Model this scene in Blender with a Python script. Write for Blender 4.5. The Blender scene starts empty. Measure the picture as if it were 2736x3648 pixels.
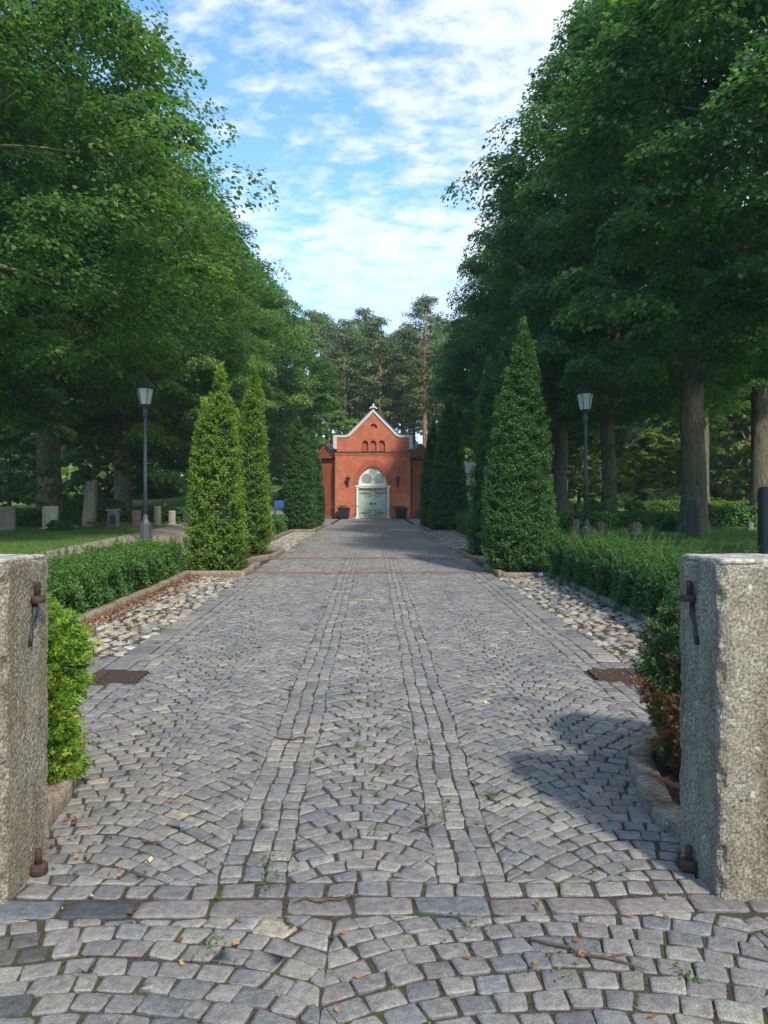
import bpy, math, random
import numpy as np
from mathutils import Vector, Matrix

# ---------------------------------------------------------------- camera, sky, sun, exposure
C = bpy.data.collections.new("place")
bpy.context.scene.collection.children.link(C)
SC = bpy.context.scene
EYE = 1.6; CX = 0.05; TH = 0.0139; FPX = 2800.0; HOR = 1830.0
cam = bpy.data.cameras.new("camera"); cam_o = bpy.data.objects.new("camera", cam); C.objects.link(cam_o)
cam.sensor_fit = 'VERTICAL'; cam.sensor_height = 36; cam.sensor_width = 27
cam.lens = 36 * FPX / 3648
cam.clip_start = 0.05; cam.clip_end = 3000
cam_o.location = (CX, 0, EYE)
cam_o.rotation_euler = (math.pi / 2 + math.atan((HOR - 1824) / FPX), 0, -TH)
SC.camera = cam_o

SUN_EL = math.radians(42); SUN_AZ = math.radians(156)   # azimuth from +Y clockwise: behind the camera, to the right
w = bpy.data.worlds.new("World"); SC.world = w; w.use_nodes = True
nt = w.node_tree; nt.nodes.clear()
def N(t, typ, **kw):
    n = t.nodes.new(typ)
    for k, v in kw.items():
        if k.startswith('i_'):
            key = k[2:]
            key = int(key) if key.isdigit() else key.replace('_', ' ')
            n.inputs[key].default_value = v
        else: setattr(n, k, v)
    return n
def ramp(t, stops, src=None, interp='LINEAR'):
    r = t.nodes.new('ShaderNodeValToRGB'); e = r.color_ramp; e.interpolation = interp
    while len(e.elements) > 1: e.elements.remove(e.elements[0])
    e.elements[0].position = stops[0][0]; e.elements[0].color = (*stops[0][1], 1)
    for p, c in stops[1:]:
        q = e.elements.new(p); q.color = (*c, 1)
    if src is not None: t.links.new(src, r.inputs[0])
    return r
def g3(v): return (v, v, v)
sky = N(nt, 'ShaderNodeTexSky', sky_type='NISHITA', sun_disc=False, sun_elevation=SUN_EL, sun_rotation=SUN_AZ)
sky.air_density = 1.0; sky.dust_density = 0.6; sky.ozone_density = 1.6
geo = N(nt, 'ShaderNodeTexCoord')
sep = N(nt, 'ShaderNodeSeparateXYZ'); nt.links.new(geo.outputs['Generated'], sep.inputs[0])
mx = N(nt, 'ShaderNodeMath', operation='MAXIMUM'); nt.links.new(sep.outputs['Z'], mx.inputs[0]); mx.inputs[1].default_value = 0.0
ad = N(nt, 'ShaderNodeMath', operation='ADD'); nt.links.new(mx.outputs[0], ad.inputs[0]); ad.inputs[1].default_value = 0.22
dx = N(nt, 'ShaderNodeMath', operation='DIVIDE'); nt.links.new(sep.outputs['X'], dx.inputs[0]); nt.links.new(ad.outputs[0], dx.inputs[1])
dy = N(nt, 'ShaderNodeMath', operation='DIVIDE'); nt.links.new(sep.outputs['Y'], dy.inputs[0]); nt.links.new(ad.outputs[0], dy.inputs[1])
cmb = N(nt, 'ShaderNodeCombineXYZ'); nt.links.new(dx.outputs[0], cmb.inputs[0]); nt.links.new(dy.outputs[0], cmb.inputs[1])
mp = N(nt, 'ShaderNodeMapping'); nt.links.new(cmb.outputs[0], mp.inputs[0])
mp.inputs['Rotation'].default_value = (0, 0, 0.5); mp.inputs['Scale'].default_value = (1.0, 1.5, 1)
mp.inputs['Location'].default_value = (3.1, 1.2, 0)
n1 = N(nt, 'ShaderNodeTexNoise', i_Scale=1.1, i_Detail=3.0, i_Roughness=0.5); nt.links.new(mp.outputs[0], n1.inputs['Vector'])
n2 = N(nt, 'ShaderNodeTexNoise', i_Scale=12.0, i_Detail=7.0, i_Roughness=0.62, i_Distortion=0.15); nt.links.new(mp.outputs[0], n2.inputs['Vector'])
r1 = ramp(nt, [(0.28, g3(0.0)), (0.55, g3(1.0))], n1.outputs['Fac'])
r2 = ramp(nt, [(0.26, g3(0.0)), (0.74, g3(1.0))], n2.outputs['Fac'])
# more cloud to the right of the avenue and low down
bx = N(nt, 'ShaderNodeMath', operation='MULTIPLY_ADD'); nt.links.new(dx.outputs[0], bx.inputs[0]); bx.inputs[1].default_value = 2.3; bx.inputs[2].default_value = 0.36
s1 = N(nt, 'ShaderNodeMath', operation='ADD', use_clamp=False); nt.links.new(r1.outputs[0], s1.inputs[0]); nt.links.new(bx.outputs[0], s1.inputs[1])
m1 = N(nt, 'ShaderNodeMath', operation='MULTIPLY_ADD'); nt.links.new(s1.outputs[0], m1.inputs[0]); m1.inputs[1].default_value = 0.55
nt.links.new(r2.outputs[0], m1.inputs[2])
r3 = ramp(nt, [(0.4, g3(0.04)), (0.56, g3(0.34)), (0.72, g3(0.74)), (1.0, g3(0.97))])
m1b = N(nt, 'ShaderNodeMath', operation='MULTIPLY'); nt.links.new(m1.outputs[0], m1b.inputs[0]); m1b.inputs[1].default_value = 0.66
nt.links.new(m1b.outputs[0], r3.inputs[0])
r3.color_ramp.elements[-1].position = 0.95
zf = ramp(nt, [(0.0, g3(0.35)), (0.2, g3(0.45)), (0.33, g3(1))], sep.outputs['Z'])
cm = N(nt, 'ShaderNodeMath', operation='MULTIPLY'); nt.links.new(r3.outputs[0], cm.inputs[0]); nt.links.new(zf.outputs[0], cm.inputs[1])
tint = N(nt, 'ShaderNodeMix', data_type='RGBA', blend_type='MULTIPLY'); tint.inputs[0].default_value = 1
nt.links.new(sky.outputs[0], tint.inputs[6]); tint.inputs[7].default_value = (.86, 1.2, 1.36, 1)
mixc = N(nt, 'ShaderNodeMix', data_type='RGBA'); nt.links.new(cm.outputs[0], mixc.inputs[0])
nt.links.new(tint.outputs[2], mixc.inputs[6]); mixc.inputs[7].default_value = (4.2, 4.5, 5.0, 1)
bg = N(nt, 'ShaderNodeBackground', i_Strength=0.152); nt.links.new(mixc.outputs[2], bg.inputs[0])
wo = N(nt, 'ShaderNodeOutputWorld'); nt.links.new(bg.outputs[0], wo.inputs[0])

sl = bpy.data.lights.new("sun", 'SUN'); so = bpy.data.objects.new("sun", sl); C.objects.link(so)
sl.energy = 3.05; sl.angle = math.radians(3.5); sl.color = (1.0, 0.93, 0.82)
sdir = Vector((math.sin(SUN_AZ) * math.cos(SUN_EL), math.cos(SUN_AZ) * math.cos(SUN_EL), math.sin(SUN_EL)))
so.rotation_euler = sdir.to_track_quat('Z', 'Y').to_euler(); so.location = (10, -20, 30)
SC.view_settings.view_transform = 'Standard'; SC.view_settings.look = 'None'
SC.view_settings.exposure = 0.74; SC.view_settings.gamma = 1.0
SC.cycles.max_bounces = 6; SC.cycles.diffuse_bounces = 3; SC.cycles.glossy_bounces = 2; SC.cycles.transmission_bounces = 4
SC.cycles.use_denoising = True

# ---------------------------------------------------------------- helpers
def tag(o, label=None, cat=None, group=None, kind=None):
    if label: o['label'] = label
    if cat: o['category'] = cat
    if group: o['group'] = group
    if kind: o['kind'] = kind
    return o
def link(o, parent=None):
    C.objects.link(o)
    if parent is not None: o.parent = parent
    return o
def thing(name, loc, label, cat, group=None, rz=0):
    o = bpy.data.objects.new(name, None); o.empty_display_size = 0.3
    o.location = loc; o.rotation_euler = (0, 0, rz); link(o)
    return tag(o, label, cat, group)
def mk(name, V, F, mat, parent=None, tone=None, col=None, smooth=False, loc=None):
    me = bpy.data.meshes.new(name)
    V = np.asarray(V, dtype=np.float32)
    if isinstance(F, np.ndarray):
        nf, k = F.shape
        me.vertices.add(len(V)); me.vertices.foreach_set('co', V.ravel())
        me.loops.add(nf * k); me.loops.foreach_set('vertex_index', F.astype(np.int32).ravel())
        me.polygons.add(nf); me.polygons.foreach_set('loop_start', np.arange(0, nf * k, k, dtype=np.int32))
        me.update(calc_edges=True)
    else:
        me.from_pydata([tuple(map(float, v)) for v in V], [], F); me.update()
    if smooth: me.polygons.foreach_set('use_smooth', np.ones(len(me.polygons), dtype=bool))
    if tone is not None:
        a = me.attributes.new('tone', 'FLOAT', 'FACE'); a.data.foreach_set('value', np.asarray(tone, np.float32))
    if col is not None:
        a = me.attributes.new('col', 'FLOAT_COLOR', 'FACE')
        c4 = np.ones((len(col), 4), np.float32); c4[:, :3] = col; a.data.foreach_set('color', c4.ravel())
    me.materials.append(mat)
    o = bpy.data.objects.new(name, me)
    if loc is not None: o.location = loc
    return link(o, parent)
class MB:
    def __init__(s): s.v = []; s.f = []
    def add(s, v, f):
        b = len(s.v); s.v += [tuple(p) for p in v]; s.f += [tuple(i + b for i in q) for q in f]; return s
    def box(s, x0, x1, y0, y1, z0, z1, taper=0.0):
        t = taper
        return s.add([(x0, y0, z0), (x1, y0, z0), (x1, y1, z0), (x0, y1, z0), (x0 + t, y0 + t, z1), (x1 - t, y0 + t, z1), (x1 - t, y1 - t, z1), (x0 + t, y1 - t, z1)],
                     [(0, 3, 2, 1), (4, 5, 6, 7), (0, 1, 5, 4), (1, 2, 6, 5), (2, 3, 7, 6), (3, 0, 4, 7)])
    def tube(s, pts, rad, n=8, caps=True):
        pts = [Vector(p) for p in pts]; rings = []; 
        for i, p in enumerate(pts):
            t = (pts[min(i + 1, len(pts) - 1)] - pts[max(i - 1, 0)]).normalized()
            u = Vector((0, 0, 1)) if abs(t.z) < .9 else Vector((1, 0, 0))
            a = t.cross(u).normalized(); b = t.cross(a).normalized()
            r = rad[i] if hasattr(rad, '__len__') else rad
            rings.append([p + a * r * math.cos(2 * math.pi * k / n) + b * r * math.sin(2 * math.pi * k / n) for k in range(n)])
        v = [q for r in rings for q in r]; f = []
        for i in range(len(pts) - 1):
            for k in range(n):
                f.append((i * n + k, i * n + (k + 1) % n, (i + 1) * n + (k + 1) % n, (i + 1) * n + k))
        if caps: f.append(tuple(range(n - 1, -1, -1))); f.append(tuple((len(pts) - 1) * n + k for k in range(n)))
        return s.add(v, f)
    def lathe(s, prof, n=16, c=(0, 0), rot=0):
        v = []; f = []
        for r, z in prof:
            for k in range(n):
                a = 2 * math.pi * k / n + rot; v.append((c[0] + r * math.cos(a), c[1] + r * math.sin(a), z))
        for i in range(len(prof) - 1):
            for k in range(n): f.append((i * n + k, i * n + (k + 1) % n, (i + 1) * n + (k + 1) % n, (i + 1) * n + k))
        f.append(tuple(range(n - 1, -1, -1))); f.append(tuple((len(prof) - 1) * n + k for k in range(n)))
        return s.add(v, f)
    def build(s, name, mat, parent=None, smooth=False, loc=None):
        return mk(name, s.v, s.f, mat, parent, smooth=smooth, loc=loc)
def poly(name, outer, holes, y0, y1, mat, parent=None):
    """flat outline in X/Z with holes, extruded from y0 to y1 (front is y0)"""
    cu = bpy.data.curves.new(name, 'CURVE'); cu.dimensions = '2D'; cu.fill_mode = 'BOTH'; cu.extrude = (y1 - y0) / 2
    for ring in [outer] + holes:
        sp = cu.splines.new('POLY'); sp.points.add(len(ring) - 1); sp.use_cyclic_u = True
        for p, q in zip(sp.points, ring): p.co = (q[0], q[1], 0, 1)
    tmp = bpy.data.objects.new('tmp', cu); C.objects.link(tmp)
    dg = bpy.context.evaluated_depsgraph_get(); dg.update()
    me = bpy.data.meshes.new_from_object(tmp.evaluated_get(dg))
    bpy.data.objects.remove(tmp); bpy.data.curves.remove(cu)
    ym = (y0 + y1) / 2
    for v in me.vertices:
        x, z, d = v.co; v.co = (x, ym - d, z)
    me.update(); me.materials.clear(); me.materials.append(mat); me.name = name
    return link(bpy.data.objects.new(name, me), parent)
def arch(xc, w, z0, zs, za, n=14):
    """pointed arch outline: base z0, springing zs, apex za, half width w"""
    pts = [(xc - w, z0)]
    for i in range(n + 1):
        t = i / n; a = t * math.pi / 2
        x = -w * math.cos(a) ** 1.0; z = math.sin(a) ** 0.92
        x = -w * (1 - t ** 1.25) if False else -w * math.cos(a)
        pts.append((xc + x, zs + (za - zs) * (math.sin(a) * 0.86 + 0.14 * t)))
    r = pts + [(2 * xc - p[0], p[1]) for p in pts[-2::-1]]
    return r
def copy_tree(o, parent=None):
    c = o.copy(); C.objects.link(c)
    if parent is not None: c.parent = parent
    for ch in list(o.children): copy_tree(ch, c)
    return c
def W(px, py, d):
    X = (px - 1368) / FPX * d
    return (CX + X * math.cos(TH) + d * math.sin(TH), -X * math.sin(TH) + d * math.cos(TH), EYE - (py - HOR) / FPX * d)
PPY = [-60, 0, 3.5, 7.5, 15.6, 39, 58, 75, 100, 140, 500]; PPZ = [0, 0, 0, .15, .36, .88, 1.222, 1.7, 3.5, 6.5, 14]
SSY = [-60, 0, 6, 12, 20, 29, 33, 45, 60, 80, 110, 150, 500]; SSZ = [0, 0, .12, .42, .74, 1.08, 1.22, 1.65, 2.35, 3.9, 6.3, 9, 16]
def pz(y): return np.interp(y, PPY, PPZ)
def gz(x, y):
    t = np.clip((np.abs(x) - 4.7) / 3.5, 0, 1); t = t * t * (3 - 2 * t)
    return pz(y) * (1 - t) + np.interp(y, SSY, SSZ) * t
def norm(a): return a / np.maximum(np.linalg.norm(a, axis=-1, keepdims=True), 1e-9)

# ---------------------------------------------------------------- materials
def mat(name, rough=0.8, spec=0.3, metal=0.0):
    m = bpy.data.materials.new(name); m.use_nodes = True; t = m.node_tree
    b = t.nodes['Principled BSDF']; b.inputs['Roughness'].default_value = rough
    b.inputs['Specular IOR Level'].default_value = spec; b.inputs['Metallic'].default_value = metal
    return m, t, b
def objco(t): return N(t, 'ShaderNodeTexCoord').outputs['Object']
def noise(t, v, scale, detail=4, rough=0.55, dist=0.0):
    n = N(t, 'ShaderNodeTexNoise', i_Scale=scale, i_Detail=float(detail), i_Roughness=rough, i_Distortion=dist)
    t.links.new(v, n.inputs['Vector']); return n.outputs['Fac']
def mixc_(t, f, a, b, bt='MIX'):
    m = N(t, 'ShaderNodeMix', data_type='RGBA', blend_type=bt)
    for s, i in ((f, 0), (a, 6), (b, 7)):
        if isinstance(s, (int, float)): m.inputs[i].default_value = s
        elif isinstance(s, tuple): m.inputs[i].default_value = (*s, 1)
        else: t.links.new(s, m.inputs[i])
    return m.outputs[2]
def bump(t, b, h, strength=0.5, dist=0.01):
    n = N(t, 'ShaderNodeBump', i_Strength=strength, i_Distance=dist); t.links.new(h, n.inputs['Height']); t.links.new(n.outputs[0], b.inputs['Normal'])
def simple(name, c, c2=None, scale=20, rough=0.7, spec=0.3, metal=0, bs=0.2, bd=0.004, detail=4):
    m, t, b = mat(name, rough, spec, metal); v = objco(t); n = noise(t, v, scale, detail)
    r = ramp(t, [(0.3, c), (0.7, c2 or tuple(x * 0.7 for x in c))], n); t.links.new(r.outputs[0], b.inputs['Base Color'])
    bump(t, b, n, bs, bd); return m
def leafmat(name, stops, trans=0.35, spec=0.25):
    m = bpy.data.materials.new(name); m.use_nodes = True; t = m.node_tree; t.nodes.clear()
    a = N(t, 'ShaderNodeAttribute', attribute_name='tone')
    r = ramp(t, stops, a.outputs['Fac'])
    b = N(t, 'ShaderNodeBsdfPrincipled', i_Roughness=0.5); b.inputs['Specular IOR Level'].default_value = spec
    t.links.new(r.outputs[0], b.inputs['Base Color'])
    tr = N(t, 'ShaderNodeBsdfTranslucent')
    tc = mixc_(t, 1.0, r.outputs[0], (1.5, 1.6, 0.55), 'MULTIPLY'); t.links.new(tc, tr.inputs[0])
    mx = N(t, 'ShaderNodeMixShader', i_0=trans); t.links.new(b.outputs[0], mx.inputs[1]); t.links.new(tr.outputs[0], mx.inputs[2])
    o = N(t, 'ShaderNodeOutputMaterial'); t.links.new(mx.outputs[0], o.inputs[0]); return m
M = {}
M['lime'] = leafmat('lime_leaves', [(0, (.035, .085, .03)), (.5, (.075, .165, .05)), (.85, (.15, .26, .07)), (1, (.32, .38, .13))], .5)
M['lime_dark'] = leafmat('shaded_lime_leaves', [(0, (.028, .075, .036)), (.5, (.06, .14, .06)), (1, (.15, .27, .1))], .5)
M['young'] = leafmat('young_and_sunlit_leaves', [(0, (.06, .12, .02)), (.5, (.14, .22, .035)), (1, (.25, .3, .06))], .45)
M['far'] = leafmat('far_leaves', [(0, (.06, .13, .04)), (.5, (.13, .22, .05)), (1, (.24, .32, .08))], .5)
M['pine'] = leafmat('pine_needles', [(0, (.05, .085, .033)), (.5, (.11, .165, .058)), (1, (.2, .25, .09))], .15)
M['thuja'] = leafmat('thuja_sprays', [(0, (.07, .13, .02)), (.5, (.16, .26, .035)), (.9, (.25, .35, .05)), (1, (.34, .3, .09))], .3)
M['thuja_dark'] = leafmat('shaded_thuja_sprays', [(0, (.03, .08, .025)), (.5, (.065, .15, .04)), (.95, (.12, .22, .055)), (1, (.2, .2, .08))], .3)  # shade painted into a darker copy of the thuja colours
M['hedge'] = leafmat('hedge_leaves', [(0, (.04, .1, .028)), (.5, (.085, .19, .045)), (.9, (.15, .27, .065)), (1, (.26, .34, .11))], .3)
M['hedge_dark'] = leafmat('shaded_hedge_leaves', [(0, (.025, .075, .025)), (.5, (.055, .14, .04)), (.9, (.1, .21, .055)), (1, (.2, .27, .09))], .35)  # darker copy of the hedge colours, with the right-hand shade painted in
M['yew'] = leafmat('yew_needles', [(0, (.05, .12, .02)), (.5, (.15, .27, .03)), (.9, (.27, .4, .05)), (1, (.4, .38, .05))], .2)
M['yew_brown'] = leafmat('yew_needles_browned', [(0, (.03, .07, .025)), (.45, (.06, .13, .035)), (.55, (.15, .085, .04)), (1, (.25, .13, .065))], .15)
M['weed'] = leafmat('weed_leaves', [(0, (.05, .11, .02)), (1, (.13, .22, .05))], .3)
M['dead'] = leafmat('fallen_leaf', [(0, (.09, .04, .02)), (.5, (.24, .09, .035)), (.9, (.4, .2, .07)), (1, (.55, .5, .3))], .1)
M['core'] = simple('dark_core_fill', (.02, .035, .012), (.01, .018, .008), 8, .95, .05)  # dark filler for solid cores added inside dense foliage
M['twig'] = simple('twig_bark', (.12, .075, .045), (.07, .05, .035), 30, .9)
M['stem'] = simple('green_stem', (.1, .12, .04), (.16, .09, .045), 30, .7)

def bark(name, c1, c2, sc=6, zs=0.25, moss=None):
    m, t, b = mat(name, .95, .1); v = objco(t)
    mpn = N(t, 'ShaderNodeMapping'); mpn.inputs['Scale'].default_value = (1, 1, zs); t.links.new(v, mpn.inputs[0])
    n = noise(t, mpn.outputs[0], sc, 8, .7, 1.2); c = ramp(t, [(.35, c2), (.62, c1)], n).outputs[0]
    if moss: 
        n3 = noise(t, v, 2.2, 4); c = mixc_(t, ramp(t, [(.5, g3(0)), (.62, g3(.8))], n3).outputs[0], c, moss)
    t.links.new(c, b.inputs['Base Color']); bump(t, b, n, 1.0, .06); return m
M['bark'] = bark('lime_bark', (.3, .245, .185), (.07, .055, .04), 7, .3, (.15, .16, .07))
M['bark_mid'] = bark('grey_lime_bark', (.17, .15, .115), (.04, .034, .026), 9, .3, (.11, .12, .06))
M['bark_dark'] = bark('dark_bark', (.11, .095, .07), (.035, .03, .022), 7, .3)
m, t, b = mat('pine_bark', .9, .1); v = objco(t); n = noise(t, v, 6, 6, .7)
sp_ = N(t, 'ShaderNodeSeparateXYZ'); t.links.new(v, sp_.inputs[0])
dv = N(t, 'ShaderNodeMath', operation='MULTIPLY'); t.links.new(sp_.outputs[2], dv.inputs[0]); dv.inputs[1].default_value = 1 / 14.
hf = ramp(t, [(.25, g3(0)), (.6, g3(1))], dv.outputs[0]).outputs[0]
lo = ramp(t, [(.35, (.07, .05, .04)), (.65, (.2, .15, .12))], n).outputs[0]; hi = ramp(t, [(.35, (.2, .1, .06)), (.65, (.33, .18, .1))], n).outputs[0]
t.links.new(mixc_(t, hf, lo, hi), b.inputs['Base Color']); bump(t, b, n, .8, .04); M['pine_bark'] = m

# granite setts
m, t, b = mat('granite_setts', .78, .3); v = objco(t)
a = N(t, 'ShaderNodeAttribute', attribute_name='col').outputs['Color']
n1_ = noise(t, v, 160, 3, .7); n2_ = noise(t, v, 28, 5, .6); n3_ = noise(t, v, 1.3, 4, .6)
a = mixc_(t, 1.0, a, (.89, .895, .87), 'MULTIPLY')
c = mixc_(t, 1.0, a, ramp(t, [(.3, g3(.62)), (.5, g3(1)), (.72, g3(1.45))], n1_).outputs[0], 'MULTIPLY')
c = mixc_(t, 1.0, c, ramp(t, [(.28, g3(.66)), (.5, g3(1)), (.75, g3(1.34))], n2_).outputs[0], 'MULTIPLY')
c = mixc_(t, 1.0, c, ramp(t, [(.3, (.82, .84, .88)), (.7, (1.14, 1.1, 1.04))], n3_).outputs[0], 'MULTIPLY')
t.links.new(c, b.inputs['Base Color'])
hb = N(t, 'ShaderNodeMath', operation='MULTIPLY_ADD'); t.links.new(n2_, hb.inputs[0]); hb.inputs[1].default_value = 2.0; t.links.new(n1_, hb.inputs[2])
bump(t, b, hb.outputs[0], .75, .006); M['sett'] = m
m, t, b = mat('joint_soil', .97, .05); v = objco(t)
n = noise(t, v, 2.5, 5, .6); n2_ = noise(t, v, 60, 4, .7)
c = ramp(t, [(.3, (.03, .026, .021)), (.55, (.075, .062, .048)), (.8, (.13, .11, .085))], n2_).outputs[0]
c = mixc_(t, ramp(t, [(.5, g3(0)), (.66, g3(.8))], n).outputs[0], c, (.055, .085, .02)); t.links.new(c, b.inputs['Base Color'])
bump(t, b, n2_, 1, .01); M['joint'] = m
def granite(name, light, mid, dark, lichen=(.5, .3, .06), sc=1.0):
    m, t, b = mat(name, .85, .25); v = objco(t)
    n = noise(t, v, 62 * sc, 6, .8); nb = noise(t, v, 9 * sc, 5, .65); nl = noise(t, v, 3.1, 5, .6)
    c = ramp(t, [(.36, dark), (.47, mid), (.6, light)], n).outputs[0]
    c = mixc_(t, 1., c, ramp(t, [(.3, (.72, .68, .6)), (.7, (1.2, 1.16, 1.1))], nb).outputs[0], 'MULTIPLY')
    c = mixc_(t, ramp(t, [(.52, g3(0)), (.66, g3(.45))], nl).outputs[0], c, (.2, .17, .1))
    ns = noise(t, v, 34, 2, .5); c = mixc_(t, ramp(t, [(.74, g3(0)), (.77, g3(.8))], ns).outputs[0], c, lichen)
    nw = noise(t, v, 17, 3, .5); c = mixc_(t, ramp(t, [(.68, g3(0)), (.73, g3(.7))], nw).outputs[0], c, (.6, .6, .56))
    ms = N(t, 'ShaderNodeMapping'); ms.inputs['Scale'].default_value = (1, 1, .12); t.links.new(v, ms.inputs[0])
    c = mixc_(t, 1., c, ramp(t, [(.32, (.62, .57, .5)), (.55, (1, 1, 1)), (.75, (1.12, 1.12, 1.1))], noise(t, ms.outputs[0], 8, 4, .6)).outputs[0], 'MULTIPLY')
    t.links.new(c, b.inputs['Base Color']); bump(t, b, n, .9, .008); return m
M['pillar'] = granite('pillar_granite', (.42, .4, .355), (.2, .18, .145), (.05, .044, .038), (.5, .28, .05), 1.25)
M['pillar_top'] = granite('pillar_top_granite', (.6, .6, .6), (.38, .38, .38), (.13, .13, .13))
M['stone'] = granite('grave_granite', (.3, .28, .24), (.18, .165, .14), (.1, .09, .07), sc=.7)
M['stone_dark'] = simple('dark_stone', (.035, .035, .036), (.018, .018, .02), 14, .5)
M['stone_red'] = granite('reddish_granite', (.34, .24, .19), (.2, .13, .1), (.08, .06, .05), sc=.7)
M['stone_light'] = granite('pale_stone', (.42, .41, .36), (.3, .29, .25), (.14, .13, .12), sc=.7)
M['kerb'] = granite('kerb_granite', (.33, .28, .235), (.21, .17, .135), (.09, .075, .06), sc=.6)
M['rust'] = simple('rusty_iron', (.1, .06, .045), (.045, .035, .032), 45, .85, .2, .3, .6, .004)
M['darkiron'] = simple('dark_iron', (.055, .05, .05), (.03, .028, .028), 40, .6, .4, .5)
M['lamppaint'] = simple('grey_lamp_paint', (.055, .062, .072), (.04, .046, .055), 12, .5, .4)
m, t, b = mat('milky_glass', .25, .5); b.inputs['Base Color'].default_value = (.62, .66, .66, 1); b.inputs['Transmission Weight'].default_value = .3; M['glass'] = m
m, t, b = mat('leaded_glass', .2, .6); v = objco(t)
t.links.new(ramp(t, [(.35, (.03, .07, .085)), (.65, (.12, .2, .21))], noise(t, v, 9, 2)).outputs[0], b.inputs['Base Color']); M['rose'] = m
M['white'] = simple('white_paint', (.74, .74, .71), (.62, .62, .58), 6, .6, .3, 0, .1)
M['trim'] = simple('grey_white_trim', (.56, .57, .55), (.45, .46, .44), 5, .7)
M['door'] = simple('pale_green_door_paint', (.42, .5, .43), (.37, .45, .39), 5, .55, .3, 0, .1)
M['black'] = simple('black_iron', (.018, .017, .017), (.01, .01, .01), 20, .5, .4)
M['tin'] = simple('dark_sheet_metal', (.06, .065, .08), (.04, .045, .06), 3, .35, .5, .4, .05)
M['wood'] = simple('brown_wood', (.12, .06, .035), (.07, .04, .025), 14, .7)
M['render'] = simple('white_render', (.75, .72, .66), (.66, .63, .58), 3, .9)
M['blue'] = simple('blue_paint', (.025, .1, .26), (.02, .08, .22), 6, .5)
M['soil'] = simple('dark_soil', (.07, .045, .03), (.03, .02, .014), 25, .98, .05, 0, 1, .02)
def brick(name, c1, c2, mortar, radial=False):
    m, t, b = mat(name, .88, .15); v = objco(t)
    s = N(t, 'ShaderNodeSeparateXYZ'); t.links.new(v, s.inputs[0])
    ad = N(t, 'ShaderNodeMath', operation='ADD'); t.links.new(s.outputs[0], ad.inputs[0]); t.links.new(s.outputs[1], ad.inputs[1])
    cb = N(t, 'ShaderNodeCombineXYZ'); t.links.new(ad.outputs[0], cb.inputs[0]); t.links.new(s.outputs[2], cb.inputs[1])
    br = N(t, 'ShaderNodeTexBrick'); t.links.new(cb.outputs[0], br.inputs['Vector'])
    br.inputs['Scale'].default_value = 1; br.inputs['Brick Width'].default_value = .25; br.inputs['Row Height'].default_value = .075
    br.inputs['Mortar Size'].default_value = .008; br.inputs['Color1'].default_value = (*c1, 1); br.inputs['Color2'].default_value = (*c2, 1); br.inputs['Mortar'].default_value = (*mortar, 1)
    br.inputs['Bias'].default_value = -.2
    n = noise(t, v, 1.6, 6, .65); n2 = noise(t, v, 14, 3, .6)
    c = mixc_(t, 1., br.outputs['Color'], ramp(t, [(.3, (.8, .74, .72)), (.7, (1.18, 1.14, 1.08))], n).outputs[0], 'MULTIPLY')
    c = mixc_(t, ramp(t, [(.6, g3(0)), (.72, g3(.4))], n2).outputs[0], c, (.55, .24, .12))
    t.links.new(c, b.inputs['Base Color']); 
    inv = N(t, 'ShaderNodeMath', operation='SUBTRACT'); inv.inputs[0].default_value = 1; t.links.new(br.outputs['Fac'], inv.inputs[1])
    bump(t, b, inv.outputs[0], .6, .006); return m
M['brick'] = brick('red_brick', (.47, .14, .07), (.37, .095, .05), (.42, .22, .16))
M['brick2'] = brick('darker_red_brick', (.4, .1, .048), (.31, .068, .035), (.32, .14, .1))
# ground
m, t, b = mat('lawn_grass', .95, .1); v = objco(t)
n = noise(t, v, 40, 6, .75); n2_ = noise(t, v, .5, 5, .6)
c = ramp(t, [(.3, (.05, .1, .02)), (.5, (.1, .18, .035)), (.72, (.17, .26, .055))], n).outputs[0]
c = mixc_(t, ramp(t, [(.45, g3(0)), (.62, g3(.6))], n2_).outputs[0], c, (.15, .23, .05)); t.links.new(c, b.inputs['Base Color'])
bump(t, b, n, 1, .04); M['grass'] = m
m, t, b = mat('gravel', .95, .1); v = objco(t); n = noise(t, v, 45, 4, .8)
t.links.new(ramp(t, [(.3, (.13, .1, .085)), (.5, (.27, .22, .19)), (.7, (.42, .36, .31))], n).outputs[0], b.inputs['Base Color']); bump(t, b, n, 1, .02); M['gravel'] = m

# ---------------------------------------------------------------- ground, path, setts
def grid(name, xs, ys, zf, mt):
    X, Y = np.meshgrid(xs, ys); V = np.stack([X, Y, zf(X, Y)], -1).reshape(-1, 3)
    nx, ny = len(xs), len(ys); i = np.arange(nx * ny).reshape(ny, nx)
    F = np.stack([i[:-1, :-1], i[:-1, 1:], i[1:, 1:], i[1:, :-1]], -1).reshape(-1, 4)
    return tag(mk(name, V, F, mt, smooth=True), kind='structure')
xs = np.unique(np.concatenate([np.linspace(-400, -40, 25), np.arange(-40, 40.1, .5), np.linspace(40, 400, 25), [-3.4, 3.4, -3.55, 3.55]]))
ys = np.unique(np.concatenate([np.linspace(-200, -10, 12), np.arange(-10, 100, .5), np.linspace(100, 600, 26)]))
def gsheet(X, Y):
    z = gz(X, Y) + .03 * np.sin(X * .7 + Y * .31) * np.sin(Y * .53) * np.clip((np.abs(X) - 5) / 5, 0, 1)
    return z - np.where((np.abs(X) < 3.5) & (Y > -9) & (Y < 57.9), .12, 0) - np.where((Y < 3.3) & (np.abs(X) >= 3.5), .12, 0) - .0
grid('ground', xs, ys, gsheet, M['grass'])
grid('path_bed', np.linspace(-3.5, 3.5, 15), np.arange(3.0, 58.01, .5), lambda X, Y: pz(Y) - .0085, M['joint'])
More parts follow.
